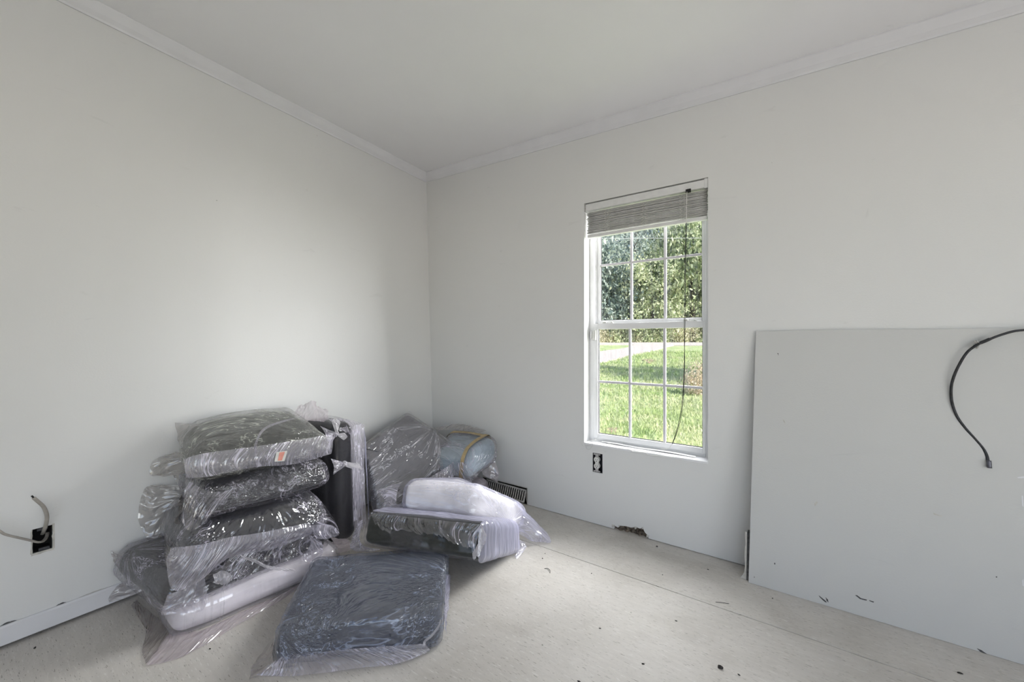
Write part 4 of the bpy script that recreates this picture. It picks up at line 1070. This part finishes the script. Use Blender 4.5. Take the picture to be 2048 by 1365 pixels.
sheet(cJ, 'bag_tail', [W(1036, 1078, 2.06), W(1040, 1095, 2.05), W(1030, 1112, 2.0)], [W(1049, 1086, 2.07), W(1052, 1096, 2.06), W(1034, 1121, 1.98)], 'film_lilac', 30, 12, .006, 40, 79)

cL = cushion(None, 'white cushion lying tilted on the green-black one, nearest the vent',
    [W(797, 1025, 1.965), W(945, 1037, 1.965), W(1046, 1066, 2.13), W(905, 1003, 2.22), W(806, 958, 2.03), W(956, 967, 2.05), W(1060, 1016, 2.24), W(915, 952, 2.30)],
    'fabric_white', 'film_white', r=.045, puff=.006, seed=14, wr=.002, grow=.005, gathers=(((1, .3, -.6), .006, .22),))
sheet(cL, 'bag_tail', [W(806, 962, 2.01), W(796, 980, 1.99), W(792, 1010, 1.96)], [W(772, 978, 2.02), W(757, 984, 2.02), W(768, 1000, 2.0), W(762, 1020, 1.98)], 'film_sheet', 50, 24, .014, 30, 81)
sheet(cL, 'bag_tail', [W(1030, 1003, 2.18), W(1046, 1032, 2.14), W(1026, 1062, 2.09)], [W(1074, 1046, 2.23), W(1092, 1066, 2.21), W(1101, 1086, 2.135), W(1062, 1082, 2.13)], 'film_lilac', 50, 24, .006, 24, 82)
tube('rust_spot', [W(1078, 1054, 2.19), W(1079.5, 1058, 2.185)], .0045, 'tape_tan', cL, 6, 8)
# ------------------------------------------------------------------ garden
def gz(x, y):
    d = math.hypot(x, y)
    return -.60 if d < 7 else min(-.60 + .0616 * (d - 7), .94 + max(0, d - 32) * .012)
def on_ground(px, py):
    d = ray(px, py)
    t = 4.0
    for _ in range(4000):
        q = CAM + d * t
        if q[2] <= gz(q[0], q[1]): return q
        t += .02
    return q

def veg(name, stops, scale, rough=.6, trans=.0):
    m, nt, p = mat(name)
    v = coords(nt)
    f = noise(nt, v, scale, 2, .6)
    oi = N(nt, 'ShaderNodeObjectInfo')
    ad = N(nt, 'ShaderNodeMath', operation='MULTIPLY_ADD'); nt.links.new(oi.outputs['Random'], ad.inputs[0]); ad.inputs[1].default_value = .16; nt.links.new(f, ad.inputs[2])
    r = ramp(nt, stops); nt.links.new(ad.outputs[0], r.inputs[0]); nt.links.new(r.outputs[0], p.inputs['Base Color'])
    p.inputs['Roughness'].default_value = rough; p.inputs['Specular IOR Level'].default_value = .25
    if trans:
        out = nt.nodes['Material Output']
        tl = N(nt, 'ShaderNodeBsdfTranslucent'); nt.links.new(r.outputs[0], tl.inputs[0])
        ms = N(nt, 'ShaderNodeMixShader'); ms.inputs[0].default_value = trans
        nt.links.new(p.outputs[0], ms.inputs[1]); nt.links.new(tl.outputs[0], ms.inputs[2]); nt.links.new(ms.outputs[0], out.inputs[0])
veg('leaf_green', [(.38, (.11, .15, .10)), (.51, (.40, .48, .26)), (.63, (.85, .86, .62))], 8, .5, .3)  # crown and hedge leaves: pale patches put sunlit highlights into the colour
veg('leaf_blue', [(.38, (.10, .14, .16)), (.51, (.28, .36, .34)), (.65, (.68, .74, .64))], 8, .5, .3)
veg('leaf_olive', [(.36, (.16, .18, .12)), (.50, (.55, .54, .36)), (.64, (.90, .82, .68))], 9, .5, .3)
veg('leaf_shrub', [(.40, (.05, .08, .03)), (.5, (.30, .36, .14)), (.6, (.85, .70, .56))], 9, .5, .3)
veg('grass_blade', [(.30, (.32, .44, .18)), (.5, (.48, .58, .27)), (.72, (.66, .68, .42))], 1.1, .6, .3)
veg('lawn_soil', [(.30, (.28, .38, .16)), (.5, (.42, .51, .24)), (.75, (.58, .58, .36))], 2.0, .9)
plain('gravel', (.66, .58, .55), .9, var=.12, vscale=14, bstr=.5)
plain('bark', (.10, .085, .075), .9, var=.4, vscale=6, bstr=.6)
plain('straw', (.42, .31, .22), .9, var=.3, vscale=5, bstr=.5)

# lawn
xs_ = np.linspace(-45, 25, 100); ys_ = np.linspace(2.5, 75, 104)
lv = [(x, y, gz(x, y) + .02 * math.sin(x * 1.3) * math.sin(y * .9)) for y in ys_ for x in xs_]
nx = len(xs_)
lf = [(j * nx + i, j * nx + i + 1, (j + 1) * nx + i + 1, (j + 1) * nx + i) for j in range(len(ys_) - 1) for i in range(nx - 1)]
tag(mesh('lawn', lv, lf, 'lawn_soil', None, True), 'green lawn outside the window', kind='structure')
def ground_patch(name, pix, material, label, lift=.03):
    P = [on_ground(*q) for q in pix]
    bm = bmesh.new(); vs = [bm.verts.new((q[0], q[1], gz(q[0], q[1]) + lift)) for q in P]
    es = [bm.edges.new((vs[i], vs[(i + 1) % len(vs)])) for i in range(len(vs))]
    bmesh.ops.triangle_fill(bm, use_beauty=True, edges=es)
    bmesh.ops.subdivide_edges(bm, edges=list(bm.edges), cuts=5, use_grid_fill=True)
    for v_ in bm.verts: v_.co.z = gz(v_.co.x, v_.co.y) + lift + .02 * math.sin(v_.co.x * 1.3) * math.sin(v_.co.y * .9)
    ext = bmesh.ops.extrude_face_region(bm, geom=list(bm.faces))
    bmesh.ops.translate(bm, vec=(0, 0, -.06), verts=[g for g in ext['geom'] if isinstance(g, bmesh.types.BMVert)])
    return tag(bm_obj(name, bm, material), label, kind='structure')
ground_patch('road', [(1000, 691.5), (1120, 691), (1196, 691), (1290, 691.2), (1420, 692.5), (1640, 694), (1640, 687.0), (1420, 686.6), (1200, 686.6), (1000, 686.6)], 'gravel', 'pale gravel road across the end of the lawn', .05)
ground_patch('driveway', [(1100, 768), (1180, 734), (1240, 719), (1262, 713), (1290, 707), (1330, 697), (1350, 691.2), (1270, 691.2), (1256, 696), (1240, 700), (1196, 706), (1100, 720)], 'gravel', 'pale gravel drive joining the road', .06)
ground_patch('bare_patch', [(1284, 722), (1300, 720), (1312, 724), (1298, 729)], 'straw', 'small bare brown patch in the lawn', .035)
ground_patch('bare_patch', [(1214, 860), (1234, 859), (1232, 867), (1212, 866)], 'straw', 'bare sandy spot in the lawn near the house', .03)

# grass blades over the part of the lawn the window shows
rg = np.random.RandomState(5)
n_b = 52000
dd = 4.6 + (rg.rand(n_b) ** 1.6) * 20; an = np.radians(rg.uniform(-6, 34, n_b))
bxp = -np.sin(an) * dd; byp = np.cos(an) * dd
gv = []; gf = []
hb = rg.uniform(.03, .08, n_b) * (1 + dd * .04); wb = .008 + dd * .0012
aa = rg.rand(n_b) * 6.28; lx = rg.normal(0, .03, n_b); ly = rg.normal(0, .03, n_b)
keep = np.ones(n_b, bool)
z0_ = np.array([gz(a, b) for a, b in zip(bxp, byp)])
v0 = np.stack([bxp - np.cos(aa) * wb, byp - np.sin(aa) * wb, z0_], 1); v1 = np.stack([bxp + np.cos(aa) * wb, byp + np.sin(aa) * wb, z0_], 1)
v2 = np.stack([bxp + lx, byp + ly, z0_ + hb], 1)
# keep the drive and road clear
def in_poly(x, y, poly):
    c = np.zeros(len(x), bool); j = len(poly) - 1
    for i in range(len(poly)):
        xi, yi = poly[i][:2]; xj, yj = poly[j][:2]
        c ^= ((yi > y) != (yj > y)) & (x < (xj - xi) * (y - yi) / (yj - yi + 1e-12) + xi); j = i
    return c
dpoly = [on_ground(*q) for q in [(1100, 768), (1180, 734), (1240, 719), (1262, 713), (1290, 707), (1330, 697), (1350, 691.2), (1270, 691.2), (1256, 696), (1240, 700), (1196, 706), (1100, 720)]]
keep &= ~in_poly(bxp, byp, dpoly) & (byp > 3.4)
V_ = np.concatenate([v0[keep], v1[keep], v2[keep]]); K_ = keep.sum()
me = bpy.data.meshes.new('grass')
me.vertices.add(3 * K_); me.vertices.foreach_set('co', V_.astype(np.float32).ravel())
fi = np.stack([np.arange(K_), np.arange(K_) + K_, np.arange(K_) + 2 * K_], 1).astype(np.int32)
me.loops.add(3 * K_); me.loops.foreach_set('vertex_index', fi.ravel()); me.polygons.add(K_)
me.polygons.foreach_set('loop_start', np.arange(0, 3 * K_, 3, dtype=np.int32)); me.update(calc_edges=True)
tag(link('grass', me, 'grass_blade'), 'short mown green grass growing on the lawn', 'grass', kind='stuff')

# foliage meshes (shared between copies)
def foliage_mesh(name, seed, n, kind):
    r = np.random.RandomState(seed)
    if kind == 'round':      # clumped broad-leaf crown, unit radius
        nc = 46; c = r.normal(0, 1, (nc, 3)); c /= np.linalg.norm(c, axis=1)[:, None]; c *= (r.rand(nc, 1) ** .4) * .86
        k = r.randint(0, nc, n); q = c[k] + r.normal(0, .135, (n, 3))
    elif kind == 'bush':     # dome on the ground
        nc = 26; c = r.normal(0, 1, (nc, 3)); c /= np.linalg.norm(c, axis=1)[:, None]; c[:, 2] = np.abs(c[:, 2]); c *= (r.rand(nc, 1) ** .4) * .85
        k = r.randint(0, nc, n); q = c[k] + r.normal(0, .15, (n, 3)); q[:, 2] = np.abs(q[:, 2])
    else:                    # pine: loose drooping tufts up the stem
        nc = 34; h = r.rand(nc) ; c = np.stack([r.normal(0, .5, nc) * (1.1 - h), r.normal(0, .5, nc) * (1.1 - h), h * 2 - 1], 1)
        k = r.randint(0, nc, n); q = c[k] + r.normal(0, 1, (n, 3)) * np.array([.18, .18, .06])
    s = r.uniform(.022, .05, n)
    a = r.normal(0, 1, (n, 3)); a /= np.linalg.norm(a, axis=1)[:, None]
    b = np.cross(a, r.normal(0, 1, (n, 3))); b /= np.linalg.norm(b, axis=1)[:, None]
    a *= s[:, None]; b *= (s * .6)[:, None]
    V = np.stack([q - a, q + b * .9, q + a, q - b * .9], 1).reshape(-1, 3)
    me = bpy.data.meshes.new(name)
    me.vertices.add(4 * n); me.vertices.foreach_set('co', V.astype(np.float32).ravel())
    me.loops.add(4 * n); me.loops.foreach_set('vertex_index', np.arange(4 * n, dtype=np.int32))
    me.polygons.add(n); me.polygons.foreach_set('loop_start', np.arange(0, 4 * n, 4, dtype=np.int32)); me.update(calc_edges=True)
    return me
FM = {}
for i in range(3):
    FM['round', i] = foliage_mesh('crown_leaves', 20 + i, 7500, 'round')
    FM['bush', i] = foliage_mesh('bush_leaves', 30 + i, 3200, 'bush')
    FM['pine', i] = foliage_mesh('pine_needles', 40 + i, 5000, 'pine')
FMM = {}
def fmesh(kind, i, m_):
    if (kind, i, m_) not in FMM:
        me = FM[kind, i].copy(); me.materials.clear(); me.materials.append(MATS[m_]); FMM[kind, i, m_] = me
    return FMM[kind, i, m_]
tv, tf = tube_geo([(0, 0, -.1), (.01, .01, .3), (-.01, .01, .65), (0, 0, 1.0)], [1.0 - .55 * k / 11 for k in range(12)], 12, 8)
tr_me = bpy.data.meshes.new('trunk'); tr_me.from_pydata([tuple(q * np.array([.026, .026, 1])) if abs(q[2]) < 2 else tuple(q) for q in [np.array([a[0], a[1], min(1.05, max(-.1, a[2]))]) for a in tv]], [], tf); tr_me.materials.append(MATS['bark'])
rt = random.Random(21)
def tree(px, D, h, w, kind, m_, label, group, name, base=None):
    d = ray(px, 682.5); x, y = (CAM + d * D)[:2] if base is None else base
    t = tag(empty(name, (x, y, gz(x, y))), label, 'tree', group)
    tk = bpy.data.objects.new('trunk', tr_me); COL.objects.link(tk); tk.parent = t; tk.scale = (h * .75, h * .75, h * (.92 if kind == 'pine' else .72)); tk.rotation_euler[2] = rt.uniform(0, 6)
    cr = bpy.data.objects.new('crown', fmesh(kind, rt.randrange(3), m_)); COL.objects.link(cr); cr.parent = t
    if kind == 'pine': cr.location = (0, 0, h * .66); cr.scale = (w, w, h * .36)
    else: cr.location = (0, 0, h * .50); cr.scale = (w, w, h * .50)
    cr.rotation_euler[2] = rt.uniform(0, 6)
    return t
BL_ = 'broad-leaved green tree in the woods beyond the road'
PL_ = 'tall bluish pine deep in the woods beyond the road'
for px, D, h, w in ((870, 37, 13, 5.0), (950, 35, 12, 4.8), (1020, 36, 12, 4.6), (1080, 36, 13, 4.6), (1140, 34, 12, 4.4), (1215, 35, 9.5, 3.6), (1262, 37, 8.5, 3.0), (1305, 33, 8.2, 3.2), (1345, 35, 10, 3.0), (1385, 33, 13.5, 3.8), (1430, 35, 14, 4.2), (1490, 34, 13, 4.2), (1560, 36, 13, 4.6)):
    tree(px, D, h, w, 'round', 'leaf_green' if px > 1290 else 'leaf_blue', BL_, 'broad-leaved trees beyond the road', 'broadleaf_tree')
for px, D, h, w in ((1060, 50, 19, 3.4), (1130, 52, 20, 3.6), (1180, 48, 18, 3.2), (1204, 55, 21, 3.4), (1232, 47, 18, 3.0), (1252, 52, 21, 3.2), (1272, 46, 19, 2.8), (1290, 54, 22, 3.4), (1311, 47, 19, 3.0), (1330, 52, 21, 3.2), (1352, 49, 20, 3.2), (1400, 52, 21, 3.6), (1460, 50, 20, 3.6), (1530, 52, 20, 3.6)):
    tree(px, D, h, w, 'pine', 'leaf_blue', PL_, 'pines in the woods', 'pine_tree')
tree(0, 0, 7.5, 1.8, 'round', 'leaf_green', 'leafy shade tree on the lawn right of the window view', None, 'shade_tree', base=(2.2, 13.2))
tree(0, 0, 7.5, 2.4, 'round', 'leaf_green', 'second shade tree on the lawn farther right', None, 'shade_tree', base=(5.8, 14.2))
def bush(px, py, D, w, h, m_, label, group, name='shrub', leaf=None):
    if D is None: q = on_ground(px, py); x, y = q[0], q[1]
    else: q = CAM + ray(px, 682.5) * D; x, y = q[0], q[1]
    t = tag(empty(name, (x, y, gz(x, y))), label, 'shrub', group)
    cr = bpy.data.objects.new('foliage', fmesh('bush', rt.randrange(3), m_)); COL.objects.link(cr); cr.parent = t
    cr.scale = (w, w, h); cr.rotation_euler[2] = rt.uniform(0, 6)
    st = bpy.data.objects.new('stem', tr_me); COL.objects.link(st); st.parent = t; st.scale = (h * .6, h * .6, h * .8)
    return t
for k, px in enumerate(range(850, 1560, 26)):
    bush(px + rt.uniform(-5, 5), 0, 33.0 + rt.uniform(-.6, 1.0), rt.uniform(1.4, 2.0), rt.uniform(1.9, 2.7), 'leaf_olive' if k % 3 else 'leaf_green',
         'shrub in the hedge along the far side of the road', 'hedge shrubs beyond the road')
bush(1404, 790, None, .56, 1.0, 'leaf_shrub', 'leafy shrub on the lawn at the right of the window', None, 'garden_shrub')
# overhead utility wire
tag(tube('overhead_wire', [W(1000, 478, 22), W(1300, 477, 22), W(1600, 476, 22)], .010, 'muntin', None, 30, 6), 'thin pale overhead wire crossing before the trees', 'wire')

# ------------------------------------------------------------------ crumbs on the floor
rd = random.Random(9)
CR = 'small crumb of debris lying on the bare floor'
def crumb(px, py, s, pale=False, long=1.0, label=CR, group='crumbs of debris on the floor'):
    c = on_z(px, py, 0); s *= .7; bm = bmesh.new()
    bmesh.ops.create_icosphere(bm, subdivisions=2, radius=1.0)
    for v_ in bm.verts:
        k = 1 + .45 * float(vnoise(np.array([[v_.co.x * 1.7 + px, v_.co.y * 1.7 + py, v_.co.z * 1.7]]))[0])
        v_.co = Vector((v_.co.x * s * long * k, v_.co.y * s * k, max(-.5, v_.co.z) * s * .7 * k))
    a = rd.uniform(-.5, .5)
    bmesh.ops.rotate(bm, verts=bm.verts, cent=(0, 0, 0), matrix=__import__('mathutils').Matrix.Rotation(a, 3, 'Z'))
    mz = min(v_.co.z for v_ in bm.verts)
    bmesh.ops.translate(bm, verts=bm.verts, vec=(0, 0, -mz))
    o = bm_obj('floor_crumb', bm, 'debris_pale' if pale else 'debris', None, True)
    o.location = (c[0], c[1], 0.0002)
    return tag(o, label, 'debris', group)
for px, py, s, pl, ln_ in ((1314, 1094, .005, 0, 1.5), (1090, 1108, .003, 0, 1.3), (1085, 1118, .0035, 0, 1.6), (1183, 1148, .003, 0, 1.4), (1325, 1151, .003, 0, 1), (1352, 1243, .003, 0, 1.8), (1286, 1329, .004, 0, 1.8),
                           (1478, 1351, .003, 0, 2), (1920, 1348, .005, 0, 2.2), (1545, 1198, .0035, 0, 1), (1085, 1291, .004, 1, 1), (1262, 1226, .003, 1, 1), (1160, 1107, .003, 1, 1), (1158, 1365, .004, 0, 2),
                           (420, 1299, .0032, 0, 1.5), (70, 1297, .004, 0, 2.2), (82, 1267, .002, 0, 1.2), (523, 1334, .003, 0, 1), (1416, 1140, .003, 0, 2), (1200, 1258, .003, 0, 2)):
    crumb(px, py, s, bool(pl), ln_)
crumb(1441, 1337, .0095, False, 1.2, 'largest dark crumb on the floor toward the front', None)
tag(tube('debris_fibre', [on_z(1089, 1138, .001), on_z(1096, 1138, .003), on_z(1100, 1142, .004), on_z(1100, 1147, .001)], .0012, 'debris', None, 24, 5), 'thin curled dark fibre on the floor by the lilac bag', 'debris')
tag(tube('debris_fibre', [on_z(1431, 1205, .0012), on_z(1444, 1206, .002), on_z(1458, 1208, .0012)], .0010, 'debris', None, 16, 5), 'thin straight dark splinter on the floor past the seam', 'debris')
